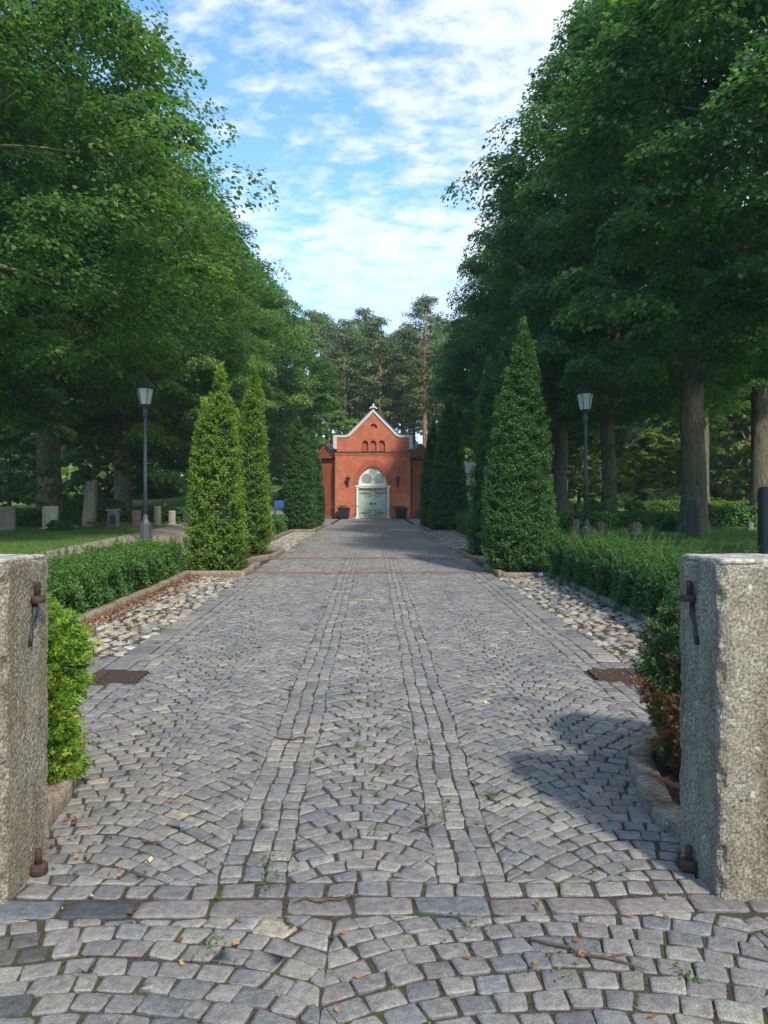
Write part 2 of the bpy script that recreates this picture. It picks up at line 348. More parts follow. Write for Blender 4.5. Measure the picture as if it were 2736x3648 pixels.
grid('street_bed', np.linspace(-20, 20, 9), np.linspace(-12, 3.0, 9), lambda X, Y: X * 0 - .0085, M['joint'])
grid('forecourt', np.concatenate([np.linspace(-9, -3.5, 8)]), np.arange(46, 58.01, .5), lambda X, Y: gz(X, Y) + .03, M['gravel'])
grid('forecourt', np.concatenate([np.linspace(3.5, 9, 8)]), np.arange(46, 58.01, .5), lambda X, Y: gz(X, Y) + .03, M['gravel'])
grid('gravel_path', np.linspace(-7.7, -4.9, 9), np.arange(6, 46.01, .5), lambda X, Y: gz(X, Y) + .035, M['gravel'])

rg = np.random.default_rng(7)
Q = []; QC = []; QS = []      # sett quads (n,4,2), joint width
def zone(x0, x1, y0, y1, sag, row, sw, joint=.006, dirn=1):
    wd = x1 - x0; xm = (x0 + x1) / 2; n = max(1, round(wd / sw)); out = []
    def f(x):
        u = np.clip((x - xm) / (wd / 2), -1, 1); return sag * (1 - np.abs(u) ** 1.9)
    def fp(x): return (f(x + .01) - f(x - .01)) / .02
    for k in range(int((y1 - y0 + sag) / row) + 2):
        yb = y0 - sag + k * row + rg.normal(0, .004)
        off = (k % 2) * .5
        e = x0 + (np.arange(-1, n + 2) + off) * wd / n + rg.normal(0, .09 * wd / n, n + 3) * (1 if n > 1 else 0)
        e = np.unique(np.clip(e, x0, x1))
        if len(e) < 2: continue
        if len(e) > 2 and e[1] - e[0] < .35 * wd / n: e = np.delete(e, 1)
        if len(e) > 2 and e[-1] - e[-2] < .35 * wd / n: e = np.delete(e, -2)
        e2 = np.clip(e - fp(e) * row / (1 + fp(e) ** 2), x0, x1); e2[0] = x0; e2[-1] = x1
        lo_ = np.clip(yb + f(e), y0, y1); hi_ = np.clip(yb + row + f(e2), y0, y1)
        for j in range(len(e) - 1):
            q = np.array([[e[j], lo_[j]], [e[j + 1], lo_[j + 1]], [e2[j + 1], hi_[j + 1]], [e2[j], hi_[j]]])
            ar = .5 * abs(np.dot(q[:, 0], np.roll(q[:, 1], -1)) - np.dot(q[:, 1], np.roll(q[:, 0], -1)))
            if ar < .0022: continue
            out.append(q)
    Q.extend(out); QS.extend([joint] * len(out))
def cols(x0, x1, y0, y1, n, ln, joint=.006):
    wd = (x1 - x0) / n
    for c in range(n):
        y = y0 - rg.random() * ln
        while y < y1:
            l = ln * rg.uniform(.8, 1.25); a, b_ = max(y, y0), min(y + l, y1)
            if b_ - a > .03:
                s = rg.normal(0, .004, 4)
                Q.append(np.array([[x0 + c * wd, a + s[0]], [x0 + (c + 1) * wd, a + s[1]], [x0 + (c + 1) * wd, b_ + s[2]], [x0 + c * wd, b_ + s[3]]])); QS.append(joint)
            y += l
Y0, Y1 = 3.42, 57.9
zone(-.33, .33, Y0, Y1, .15, .105, .105)
for s in (-1, 1):
    a, b_ = sorted((s * .33, s * .63)); cols(a, b_, Y0, Y1, 3, .12, .0045)
    a, b_ = sorted((s * .63, s * 2.0)); zone(a, b_, Y0, Y1, .42, .1, .108)
    a, b_ = sorted((s * 2.0, s * 2.24)); cols(a, b_, Y0, Y1, 2, .13)
    a, b_ = sorted((s * 2.24, s * 2.5)); cols(a, b_, 3.42, 45, 1, .3, .011)
    a, b_ = sorted((s * 2.5, s * 3.5))
    zone(a, b_, 3.42, 7.95, .1, .12, .13); zone(a, b_, 42, 57.9, .1, .12, .13)
n_path = len(Q)
# threshold rows in the gateway
x = -3.6
while x < 3.6:
    l = rg.uniform(.22, .34); Q.append(np.array([[x, 3.14], [x + l, 3.14], [x + l, 3.28], [x, 3.28]]) + rg.normal(0, .003, (4, 2))); QS.append(.009); x += l
n_big = len(Q)
x = -3.6
while x < 3.6:
    l = rg.uniform(.11, .17); Q.append(np.array([[x, 3.29], [x + l, 3.29], [x + l, 3.415], [x, 3.415]]) + rg.normal(0, .003, (4, 2))); QS.append(.009); x += l
for xa, xb in ((-6.6, -4.9), (-4.9, -3.3), (-3.3, -1.65), (-1.65, -.12), (-.12, 1.5), (1.5, 3.1), (3.1, 4.8), (4.8, 6.6)):
    zone(xa, xb, -2.2, 3.13, .22, .108, .115, .006)
n_all = len(Q)
Q = np.array(Q)
Q[..., 0] += .008 * np.sin(Q[..., 1] * 2.3 + 1) + .006 * np.sin(Q[..., 1] * 8.7 + Q[..., 0] * 3) + .004 * np.sin(Q[..., 1] * 19)
Q[..., 1] += .012 * np.sin(Q[..., 0] * 4.1 + 2) + .006 * np.sin(Q[..., 0] * 11 + Q[..., 1] * 2)
J = np.array(QS)[:, None, None]
# drop setts under drain covers
cen = Q.mean(1)
keep = np.ones(n_all, bool)
for sx in (-2.2, 2.22): keep &= ~((abs(cen[:, 0] - sx) < .2) & (abs(cen[:, 1] - 7.08) < .2))
idx = np.arange(n_all)[keep]; Q = Q[keep]; J = J[keep]; cen = cen[keep]; n = len(Q)
zc = np.where(cen[:, 1] > 3.0, pz(cen[:, 1]), 0)
Q = Q + rg.normal(0, .0045, Q.shape)
e0 = Q - cen[:, None]; ln = np.linalg.norm(e0, axis=2, keepdims=True); Q = cen[:, None] + e0 * np.maximum(1 - J * 1.25 / ln, .5)
# 8-gon outline
nxt = np.roll(Q, -1, 1); prv = np.roll(Q, 1, 1); cut = rg.uniform(.05, .15, (n, 4, 1))
A = Q + (prv - Q) * cut; B = Q + (nxt - Q) * cut
O = np.stack([A, B], 2).reshape(n, 8, 2) + rg.normal(0, .0032, (n, 8, 2))
# corners bulge slightly toward the true corner
O += (np.repeat(Q, 2, 1) - O) * .22
hj = rg.normal(0, .0024, n)[:, None]; tx = rg.normal(0, .022, (n, 1)); ty = rg.normal(0, .022, (n, 1))
def ring(scale, dz, jit=0.0):
    P = cen[:, None] + (O - cen[:, None]) * scale; d = P - cen[:, None]
    slope = np.gradient(np.array(PPZ), np.array(PPY))
    zz = np.where(cen[:, 1:2] > 3.0, pz(P[:, :, 1]), 0)
    return np.concatenate([P, (zz + dz + hj + tx * d[:, :, 0] + ty * d[:, :, 1] + rg.normal(0, 1, (n, 8)) * jit)[..., None]], 2)
R0 = ring(1.0, -.035); R1 = ring(.992, -.005, .001); R2 = ring(.962, -.0006, .0009); R3 = ring(.78, .0006, .0016)
cz_ = np.concatenate([cen, (zc + .003 + hj[:, 0])[:, None]], 1)[:, None]
V = np.concatenate([R0, R1, R2, R3, cz_], 1).reshape(-1, 3); k8 = np.arange(8); k9 = (k8 + 1) % 8
qf = np.concatenate([np.stack([a * 8 + k8, a * 8 + k9, (a + 1) * 8 + k9, (a + 1) * 8 + k8], 1) for a in range(3)])
tf = np.stack([24 + k8, 24 + k9, np.full(8, 32), np.full(8, 32)], 1)
base = (np.arange(n) * 33)[:, None, None]
# base colours per stone
pal = np.array([(.2, .195, .195), (.22, .212, .205), (.185, .187, .193), (.235, .225, .21), (.21, .195, .19), (.25, .24, .225), (.175, .178, .186), (.215, .205, .2)])
sc_ = pal[rg.integers(0, len(pal), n)] * rg.normal(1, .085, (n, 1)).clip(.7, 1.3)
oi = idx
sp1 = rg.random(n) < .006; sc_[sp1] = (.33, .29, .235)
bigm = (oi >= n_path) & (oi < n_big); sc_[bigm] = np.where(rg.random((bigm.sum(), 1)) < .6, np.array([[.15, .168, .185]]), np.array([[.2, .18, .178]])) * rg.uniform(.85, 1.15, (bigm.sum(), 1))
for sx_, sy_, sr_ in ((-1.25, 2.93, .16), (-1.35, 2.62, .1), (-1.12, 2.62, .08), (-.98, 3.2, .12)):
    mm = np.hypot(cen[:, 0] - sx_, (cen[:, 1] - sy_) * 1.6) < sr_; sc_[mm] *= .5
for yb, hw in ((16.3, .3), (20.1, .28), (50, .5)):
    mm = abs(cen[:, 1] - yb) < hw; sc_[mm] = np.array([.2, .14, .125]) * rg.uniform(.8, 1.15, (mm.sum(), 1))
colf = np.repeat(sc_, 32, 0)
# split quads/tris into one polygon list: tris as separate mesh arrays
me = bpy.data.meshes.new('cobbled_path')
def sett_obj(name, sel):
    ns = sel.sum(); Vs = V.reshape(n, 33, 3)[sel].reshape(-1, 3); b0 = (np.arange(ns) * 33)[:, None, None]
    q_ = (b0 + qf[None]).reshape(ns, -1); t_ = (b0 + tf[None, :, :3]).reshape(ns, -1)
    loops = np.concatenate([q_, t_], 1).ravel(); cnt = np.tile(np.concatenate([np.full(24, 4), np.full(8, 3)]), ns)
    st = np.concatenate([[0], np.cumsum(cnt)[:-1]])
    me = bpy.data.meshes.new(name); me.vertices.add(len(Vs)); me.vertices.foreach_set('co', Vs.astype(np.float32).ravel())
    me.loops.add(len(loops)); me.loops.foreach_set('vertex_index', loops.astype(np.int32))
    me.polygons.add(len(cnt)); me.polygons.foreach_set('loop_start', st.astype(np.int32)); me.update(calc_edges=True)
    me.polygons.foreach_set('use_smooth', np.ones(len(cnt), bool))
    a = me.attributes.new('col', 'FLOAT_COLOR', 'FACE'); c4 = np.ones((ns * 32, 4), np.float32); c4[:, :3] = np.repeat(sc_[sel], 32, 0) * np.tile(np.concatenate([np.full(8, .8), np.full(8, 1.2), np.ones(16)]), ns)[:, None]; a.data.foreach_set('color', c4.ravel())
    me.materials.append(M['sett']); return tag(link(bpy.data.objects.new(name, me)), kind='structure')
isp = oi < n_path
sett_obj('cobbled_path', isp); sett_obj('street_paving', ~isp)

# rounded field stones in the side strips
def fieldstones(name, x0, x1, y0, y1, seed):
    r = np.random.default_rng(seed)
    u = np.array([0, 35, 70]) * math.pi / 180; ph = np.arange(8) * math.pi / 4
    unit = np.concatenate([np.stack([np.cos(a) * np.cos(ph), np.cos(a) * np.sin(ph), np.full(8, math.sin(a))], 1) for a in u] + [np.array([[0, 0, 1.]])])
    P = []; s = .122; yy = y0 + .05
    while yy < y1:
        xx = x0 + .05 + r.random() * .06
        while xx < x1 - .03: P.append((xx + r.normal(0, .012), yy + r.normal(0, .015))); xx += s * r.uniform(1.0, 1.45)
        yy += s * .92
    P = np.array(P); n = len(P); S = r.uniform(.055, .088, (n, 1, 1)) * np.array([[[1, .78, .46]]]) * r.uniform(.8, 1.25, (n, 1, 3))
    an = r.uniform(0, math.pi, n); U = unit[None] * S * r.normal(1, .07, (n, 25, 1))
    x_ = U[..., 0] * np.cos(an)[:, None] - U[..., 1] * np.sin(an)[:, None]; y_ = U[..., 0] * np.sin(an)[:, None] + U[..., 1] * np.cos(an)[:, None]
    V = np.stack([x_ + P[:, :1], y_ + P[:, 1:], U[..., 2] + (pz(P[:, 1]) - .02 + r.normal(0, .006, n))[:, None]], -1).reshape(-1, 3)
    k = np.arange(8); k1 = (k + 1) % 8
    f = np.concatenate([np.stack([a * 8 + k, a * 8 + k1, (a + 1) * 8 + k1, (a + 1) * 8 + k], 1) for a in range(2)] + [np.stack([16 + k, 16 + k1, np.full(8, 24)], 1).repeat([1, 1, 1][0], 0)[:, [0, 1, 2, 2]]])
    fq = f[:16]; ft = f[16:, :3]
    F = [tuple(map(int, q + b)) for b in range(0, n * 25, 25) for q in fq] + [tuple(map(int, q + b)) for b in range(0, n * 25, 25) for q in ft]
    pal = np.array([(.4, .35, .28), (.34, .33, .32), (.38, .35, .3), (.22, .21, .2), (.36, .28, .22), (.18, .185, .19), (.45, .42, .37), (.26, .22, .18)])
    c = pal[r.integers(0, len(pal), n)] * r.uniform(.75, 1.1, (n, 1)); col = np.concatenate([np.repeat(c, 16, 0), np.repeat(c, 8, 0)])
    return tag(mk(name, V, F, M['sett'], col=col, smooth=True), kind='structure')
for i, (xa, xb) in enumerate(((-3.5, -2.45), (2.47, 3.52))):
    fieldstones('cobble_strip', xa, xb, 8.0, 15.35, 11 + i)
    fieldstones('cobble_strip', xa, xb, 22.3, 34.8, 21 + i)

# ---------------------------------------------------------------- rough stone blocks
def rough_block(x0, x1, y0, y1, z0, z1, seg=.02, amp=.006, seed=0, bevel=.02, lean=(0, 0), chip=0):
    r = np.random.default_rng(seed); ph = r.uniform(0, 6, 12)
    nx, ny, nz = [max(2, int(round(d / seg))) for d in (x1 - x0, y1 - y0, z1 - z0)]
    idm = {}; V = []; F = []
    def vid(i, j, k):
        key = (i, j, k)
        if key not in idm: idm[key] = len(V); V.append((x0 + (x1 - x0) * i / nx, y0 + (y1 - y0) * j / ny, z0 + (z1 - z0) * k / nz))
        return idm[key]
    for i in range(nx):
        for j in range(ny):
            F.append((vid(i, j, nz), vid(i + 1, j, nz), vid(i + 1, j + 1, nz), vid(i, j + 1, nz)))
            F.append((vid(i, j, 0), vid(i, j + 1, 0), vid(i + 1, j + 1, 0), vid(i + 1, j, 0)))
    for k in range(nz):
        for i in range(nx):
            F.append((vid(i, 0, k), vid(i + 1, 0, k), vid(i + 1, 0, k + 1), vid(i, 0, k + 1)))
            F.append((vid(i, ny, k), vid(i, ny, k + 1), vid(i + 1, ny, k + 1), vid(i + 1, ny, k)))
        for j in range(ny):
            F.append((vid(0, j, k), vid(0, j, k + 1), vid(0, j + 1, k + 1), vid(0, j + 1, k)))
            F.append((vid(nx, j, k), vid(nx, j + 1, k), vid(nx, j + 1, k + 1), vid(nx, j, k + 1)))
    V = np.array(V); c = np.array([(x0 + x1) / 2, (y0 + y1) / 2, (z0 + z1) / 2]); h = np.array([x1 - x0, y1 - y0, z1 - z0]) / 2
    d = V - c; q = np.clip(d, -(h - bevel), h - bevel); e = d - q; l = np.linalg.norm(e, axis=1, keepdims=True)
    if chip:
        bv = bevel * (1 - chip * np.clip(np.sin(V[:, 2] * 13 + ph[6] + V[:, 0] * 9) * np.sin(V[:, 2] * 29 + ph[7] + V[:, 1] * 17) * 1.6, 0, 1) * ((np.abs(e) > 1e-6).sum(1) >= 2))[:, None]
    else: bv = bevel
    V = c + q + e / np.maximum(l, 1e-9) * np.minimum(l, bv)
    nn = norm(d / h)
    w1 = np.sin(V[:, 0] * 23 + ph[0]) * np.sin(V[:, 1] * 21 + ph[1]) * np.sin(V[:, 2] * 19 + ph[2]) + .6 * np.sin(V[:, 0] * 61 + ph[3] + V[:, 2] * 30) * np.sin(V[:, 1] * 57 + V[:, 2] * 49 + ph[4])
    V = V + nn * (w1 * amp + r.normal(0, amp * .25, len(V)))[:, None]
    V[:, 0] += lean[0] * (V[:, 2] - z0); V[:, 1] += lean[1] * (V[:, 2] - z0)
    return V, F
def pillar(x0, x1, label, side, seed):
    ox, oy = (x0 + x1) / 2, 3.46
    T = thing('gate_pillar', (ox, oy, 0), label, 'gate pillar', 'granite pillars of the gateway')
    V_, F_ = rough_block(x0 - ox, x1 - ox, 3.24 - oy, 3.68 - oy, -.15, 1.405, .015, .0045, seed, .02, chip=.9)
    V_[:, 0] += np.where((V_[:, 2] > 1.2) & (abs(V_[:, 0]) > .2), 0, 0)
    mk('shaft', V_, F_, M['pillar'], T)
    Vt, Ft = rough_block(x0 - ox + .012, x1 - ox - .012, 3.252 - oy, 3.668 - oy, 1.39, 1.413, .02, .0025, seed + 3, .008)
    mk('weathered_top', Vt, Ft, M['pillar_top'], T, smooth=True)
    xi = (x1 if side < 0 else x0) - ox; s = 1 if side < 0 else -1
    yp = 3.5 - oy; xp = xi + s * .02
    hb_ = MB(); hb_.lathe([(.029, 1.205), (.034, 1.209), (.034, 1.234), (.029, 1.238)], 14, (xp, yp)); hb_.box(min(xi - s * .02, xp), max(xi - s * .02, xp), yp - .022, yp + .022, 1.203, 1.237)
    h = hb_.build('hinge_bracket', M['rust'], T, True); MB().lathe([(.0135, 1.236), (.0145, 1.29), (.0125, 1.3)], 12, (xp, yp)).build('hinge_pin', M['rust'], h, True)
    MB().tube([(xp - s * .01, yp, 1.2), (xp - s * .012, yp - .004, 1.15), (xp - s * .026, yp - .02, 1.1), (xi + s * .008, yp - .035, 1.06), (xi + s * .006, yp - .045, 1.02)], [.012, .015, .013, .011, .009], 8).build('curved_tail', M['darkiron'], h, True)
    hb_ = MB(); hb_.lathe([(.034, .01), (.04, .015), (.04, .048), (.035, .053)], 14, (xp + s * .005, yp)); hb_.box(min(xi - s * .02, xp), max(xi - s * .02, xp), yp - .024, yp + .024, .013, .05)
    h = hb_.build('hinge_bracket', M['rust'], T, True); MB().lathe([(.015, .05), (.015, .11), (.012, .117)], 12, (xp + s * .005, yp)).build('hinge_pin', M['rust'], h, True)
    return T
pillar(-2.0, -1.455, 'left granite gatepost with rusty hinge irons and whitish weathered top', -1, 1)
pillar(1.487, 2.03, 'right granite gatepost, sunlit speckled front with orange lichen spots', 1, 2)

# kerbs
def kerb_run(pts, name='kerb', h=.12, wd=.14, seed=0, sink=.1, piece=.9):
    r = np.random.default_rng(seed); Vs = []; Fs = []; b = 0
    for (xa, ya), (xb, yb) in zip(pts[:-1], pts[1:]):
        L = math.hypot(xb - xa, yb - ya); k = max(1, round(L / piece)); ux, uy = (xb - xa) / L, (yb - ya) / L
        for i in range(k):
            a0, a1 = L * i / k + .004, L * (i + 1) / k - .004
            v, f = rough_block(a0, a1, -wd / 2, wd / 2, -sink, h + r.normal(0, .008), .06, .003, int(r.integers(1e6)), .009)
            X = xa + ux * v[:, 0] - uy * v[:, 1]; Y = ya + uy * v[:, 0] + ux * v[:, 1]
            v = np.stack([X, Y, v[:, 2] + pz(Y)], 1); Vs.append(v); Fs += [tuple(q_ + b for q_ in q) for q in f]; b += len(v)
    o = mk(name, np.concatenate(Vs), Fs, M['kerb'], smooth=True); return tag(o, kind='structure')
kerb_run([(-3.58, 7.9), (-3.58, 15.5), (-2.55, 15.5), (-2.5, 17.4), (-2.85, 17.9), (-2.85, 19.2), (-2.5, 20.2), (-2.5, 22.2), (-3.58, 22.2), (-3.58, 34.9), (-2.6, 34.9), (-2.5, 42)], seed=4)
kerb_run([(3.58, 7.9), (3.58, 15.5), (2.6, 15.5), (2.55, 17.4), (2.9, 17.9), (2.9, 19.2), (2.5, 20.2), (2.5, 22.2), (3.58, 22.2), (3.58, 34.9), (2.6, 34.9), (2.5, 42)], seed=5, h=.09)
kerb_run([(-1.62, 3.7), (-1.68, 4.4), (-1.95, 5.3), (-2.6, 5.6), (-3.5, 5.7)], seed=6, h=.1, piece=.7)
kerb_run([(1.62, 3.7), (1.55, 4.1), (1.68, 4.8), (2.05, 5.4), (2.7, 5.6), (3.5, 5.7)], seed=8, h=.09, piece=.5)
def bed(name, ring, z=.06):
    n = len(ring); V_ = [(x, y, pz(y) + z) for x, y in ring] + [(sum(p[0] for p in ring) / n, sum(p[1] for p in ring) / n, pz(sum(p[1] for p in ring) / n) + z + .02)]
    return tag(mk(name, V_, [(i, (i + 1) % n, n) for i in range(n)], M['soil']), kind='structure')
bed('planting_soil', [(-3.6, 3.7), (-1.66, 3.7), (-1.72, 4.4), (-1.98, 5.27), (-2.6, 5.56), (-3.6, 5.66)], .05)
bed('planting_soil', [(1.66, 3.7), (3.6, 3.7), (3.6, 5.66), (2.7, 5.56), (2.08, 5.36), (1.72, 4.8), (1.6, 4.1)], .05)
for s in (-1, 1):
    bed('planting_soil', [(s * 3.9, 15.5), (s * 2.58, 15.5), (s * 2.53, 17.4), (s * 2.88, 17.9), (s * 3.9, 17.9)][::-s], .05)
    bed('planting_soil', [(s * 3.9, 17.92), (s * 2.88, 17.92), (s * 2.88, 19.2), (s * 2.53, 20.2), (s * 2.53, 22.1), (s * 3.9, 22.1)][::-s], .05)
    bed('planting_soil', [(s * 4.9, 34.9), (s * 2.62, 34.9), (s * 2.53, 38.5), (s * 2.53, 42), (s * 4.9, 42)][::-s], .05)
    bed('planting_soil', [(s * 4.9, 5.7), (s * 3.6, 5.7), (s * 3.6, 10), (s * 3.6, 15.4), (s * 4.9, 15.4), (s * 4.9, 10)][::-s], .04)

# drain covers
for sx, lab in ((-2.2, 'square rusty drain cover set in the setts by the left cobble strip'), (2.22, 'square rusty drain cover among leaves by the right cobble strip')):
    z = float(pz(7.08)) + .014; T = thing('drain_cover', (sx, 7.08, z), lab, 'drain cover', 'drain covers beside the path')
    b_ = MB(); 
    for a in ((-.215, .215, -.215, -.19), (-.215, .215, .19, .215), (-.215, -.19, -.19, .19), (.19, .215, -.19, .19)): b_.box(*a, -.03, .002)
    o_ = b_.build('frame', M['rust'], T); o_.rotation_euler = (.035, 0, 0)
    b_ = MB(); b_.box(-.187, .187, -.187, .187, -.03, -.006)
    for i in range(7):
        for j in range(7): b_.box(-.16 + i * .05, -.14 + i * .05, -.16 + j * .05, -.14 + j * .05, -.006, -.002)
    o_ = b_.build('lid', M['rust'], T); o_.rotation_euler = (.035, 0, 0); T.scale = (.86, .86, 1)

# ---------------------------------------------------------------- foliage generators
def leafq(P, Nn, L, Wd, r, T=None, fold=.12):
    n = len(P)
    if T is None: T = r.normal(0, 1, (n, 3))
    T = T - (T * Nn).sum(1, keepdims=True) * Nn; T = norm(T); B_ = np.cross(Nn, T)
    L = np.broadcast_to(np.asarray(L), (n,))[:, None]; Wd = np.broadcast_to(np.asarray(Wd), (n,))[:, None]
    V_ = np.stack([P - T * L * .5, P + B_ * Wd * .5 + Nn * L * fold - T * L * .08, P + T * L * .5, P - B_ * Wd * .5 + Nn * L * fold - T * L * .08], 1).reshape(-1, 3)
    F_ = np.arange(n * 4).reshape(n, 4); return V_, F_
def clumps(Cn, Out, rad, nl, L, r, flat=.4, droop=.35, up=1.0, wr=.75, tonec=None):
    """layered leaf sprays: centres Cn, outward dirs Out"""
    m_ = len(Cn); rad = np.broadcast_to(np.asarray(rad), (m_,))
    i = np.repeat(np.arange(m_), nl); n = len(i)
    rho = np.sqrt(r.random(n)) * rad[i]; a = r.random(n) * 2 * math.pi
    P = Cn[i] + np.stack([rho * np.cos(a), rho * np.sin(a), -droop * rho ** 2 / rad[i] + r.normal(0, flat * .35, n) * rad[i]], 1)
    O_ = norm(P - Cn[i] + Out[i] * rad[i][:, None] * .7)
    Nn = norm(np.array([[0, 0, up]]) + O_ * .55 + r.normal(0, .42, (n, 3)))
    T = O_ + np.array([[0, 0, -.35]]) + r.normal(0, .4, (n, 3))
    l = L * r.uniform(.7, 1.25, n)
    V_, F_ = leafq(P, Nn, l, l * wr, r, T)
    tc = r.normal(.45, .16, m_) if tonec is None else tonec
    tone = np.clip(tc[i] + r.normal(0, .13, n) + (r.random(n) < .02) * .4, 0, 1)
    return V_, F_, tone
def envelope(h, zb, zt, R):
    t = np.clip((h - zb) / (zt - zb), 0, 1)
    return R * np.interp(t, [0, .12, .3, .5, .72, .88, 1], [.55, .86, 1, .96, .74, .46, .1])
def lime(name, R, zb, zt, nc, nl, L, seed, mt, tr=.42, th=None, limb=16, forks=None, window=None, skirt=None, bk='bark'):
    """returns the tree root at origin with trunk and crown"""
    r = np.random.default_rng(seed); T = bpy.data.objects.new(name, None); link(T)
    h = zb + (zt - zb) * r.random(nc) ** .92; a = r.random(nc) * 2 * math.pi
    lump = 1 + .07 * np.sin(a * 3 + h * .7 + seed) + .05 * np.sin(a * 5 - h * 1.3) + r.normal(0, .04, nc); lump = np.minimum(lump, 1.07)
    fr = np.where(r.random(nc) < .72, r.uniform(.82, 1.02, nc), r.uniform(.25, .82, nc))
    rr = envelope(h, zb, zt, R) * lump * fr
    Cn = np.stack([rr * np.cos(a), rr * np.sin(a), h + r.normal(0, .2, nc)], 1)
    Out = np.stack([np.cos(a), np.sin(a), np.full(nc, .1)], 1)
    cr_ = r.uniform(.5, 1.12, nc) * R / 7
    if window is not None:
        kp = ~((np.abs(Cn[:, 0]) < window[0]) & (Cn[:, 1] < -.3) & (Cn[:, 2] < window[1]) & (Cn[:, 2] < zt)); Cn, Out, cr_ = Cn[kp], Out[kp], cr_[kp]; nc = len(Cn); fr = fr[kp]
    tc_ = r.normal(.43, .17, nc)
    if skirt:
        ns, za, zb2, sec = skirt; a2 = r.uniform(sec[0], sec[1], ns); h2 = za + (zb2 - za) * r.random(ns) ** .7; r2 = R * r.uniform(.55, 1.0, ns)
        C2 = np.stack([r2 * np.cos(a2), r2 * np.sin(a2), h2], 1); O2 = np.stack([np.cos(a2), np.sin(a2), np.full(ns, -.2)], 1)
        Cn = np.concatenate([Cn, C2]); Out = np.concatenate([Out, O2]); cr_ = np.concatenate([cr_, r.uniform(.45, .85, ns)]); tc_ = np.concatenate([tc_, r.normal(.6, .15, ns)])  # skirt sprays get a lighter tone, sunlight put into their leaf colour
    V_, F_, tone = clumps(Cn, Out, cr_, nl, L, r, .3, .5, tonec=tc_)
    mk('crown', V_, F_, mt, T, tone=tone)
    b_ = MB(); th = th or zb + 1.5
    pts = [(0, 0, -.3), (0.02, 0, .0), (.03, .02, .5), (.04, .0, 1.0), (.05, .0, 1.6), (.03, .03, th * .4), (.0, .08, th * .6), (.04, .06, th * .8), (.06, .05, th), (.1, -.05, th + (zt - th) * .45), (0, 0, zt * .86)]
    b_.tube(pts, [tr * 1.8, tr * 1.5, tr * 1.2, tr * 1.08, tr, tr * .96, tr * .93, tr * .88, tr * .85, tr * .5, tr * .12], 22)
    b_.v = [(x_ * (1 + q_), y_ * (1 + q_), z_) for (x_, y_, z_), q_ in zip(b_.v, r.normal(0, .055, len(b_.v)))]
    top = [p for p in Cn[:nc][np.argsort(-fr)[:int(nc * .6)]]]
    for i in range(limb):
        tgt = top[int(r.integers(len(top)))] * np.array([.72, .72, 1.0]); z0 = th * .75 + (zt * .65 - th * .75) * (i / limb) ** 1.2
        z0 = min(z0, tgt[2] + 1); p0 = np.array([.04, 0, z0]); md = p0 * .5 + tgt * .5 + np.array([0, 0, .35])
        k = [p0, p0 * .78 + tgt * .22 + np.array([0, 0, .3]), md, p0 * .2 + tgt * .8 + np.array([0, 0, .2]), tgt]
        q0 = tr * r.uniform(.28, .5); b_.tube(k, [q0, q0 * .8, q0 * .55, q0 * .33, .02], 7)
    if forks:
        for (p1, p2, q0) in forks: b_.tube([(0, 0, p1[2] - 1.2), p1, (np.array(p1) * .5 + np.array(p2) * .5), p2], [q0, q0 * .85, q0 * .65, q0 * .35], 10)
    b_.build('trunk', M[bk], T, True); return T
def place(proto, used, x, y, rz, sc, label, group, cat='tree'):
    T = proto if not used else copy_tree(proto)
    T.location = (x, y, float(gz(np.array(x), np.array(y))) - .05); T.rotation_euler = (0, 0, rz); T.scale = sc if hasattr(sc, '__len__') else (sc,) * 3
    tag(T, label, cat, group); return T

G_L = 'lime trees along the left of the path'; G_R = 'lime trees along the right of the path'
lA = lime('lime_tree', 8.9, 5.4, 18.4, 800, 300, .128, 3, M['lime'], .48, window=(1.6, 9), skirt=(60, 3.4, 7, (-1.9, .1)))
lB = lime('lime_tree', 8.2, 5.0, 17.8, 760, 300, .128, 5, M['lime'], .42, skirt=(60, 3.4, 7, (-4.2, -1.6)))
lC = lime('lime_tree', 7.4, 2.4, 15.5, 620, 240, .15, 8, M['lime'], .36)
place(lA, False, -13.6, 33.2, .4, 1.0, 'lime tree with a thick rough trunk and leafy shoots, behind the two leftmost gravestones', G_L)
place(lB, False, -13.4, 42.5, 2.0, 1.0, 'lime tree with dark shaded trunk right behind the grey lamp post on the left', G_L)
place(lC, False, -10.6, 51.0, 4.1, (1.02, 1.02, 1.13), 'third lime tree of the left row, its crown rising behind the far left cypresses', G_L)
place(lC, True, -10.6, 62.0, 1.1, (.95, .95, 1.1), 'yellowish green lime crown closest to the chapel at the end of the left row', G_L)
place(lB, True, -13.0, 21.5, 5.0, (1.1, 1.1, 1.02), 'nearest lime tree of the left row, its branches filling the upper left corner', G_L)
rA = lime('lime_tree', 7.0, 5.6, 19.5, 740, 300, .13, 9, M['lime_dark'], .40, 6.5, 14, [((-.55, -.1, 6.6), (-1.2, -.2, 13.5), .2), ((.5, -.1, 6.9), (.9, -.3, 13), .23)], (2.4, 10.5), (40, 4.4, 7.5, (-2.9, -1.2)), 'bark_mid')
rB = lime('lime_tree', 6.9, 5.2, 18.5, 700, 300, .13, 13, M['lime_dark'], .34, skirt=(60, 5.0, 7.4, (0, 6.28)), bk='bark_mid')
place(rA, False, 10.75, 26.2, .0, 1.0, 'lime tree with the broad forking trunk standing behind the tall grave slab', G_R)
place(rB, False, 11.2, 37.0, 1.2, 1.0, 'lime tree whose knotty trunk base is wrapped in young leaves, right of the lamp post', G_R)
place(rA, True, 11.4, 47.2, 3.3, (1, 1, .94), 'slim dark lime trunk left of the right lamp post beside the small shed', G_R)
place(rB, True, 11.2, 56.5, 4.6, (.95, .95, .92), 'last lime crown of the right row, behind the far right cypress', G_R)
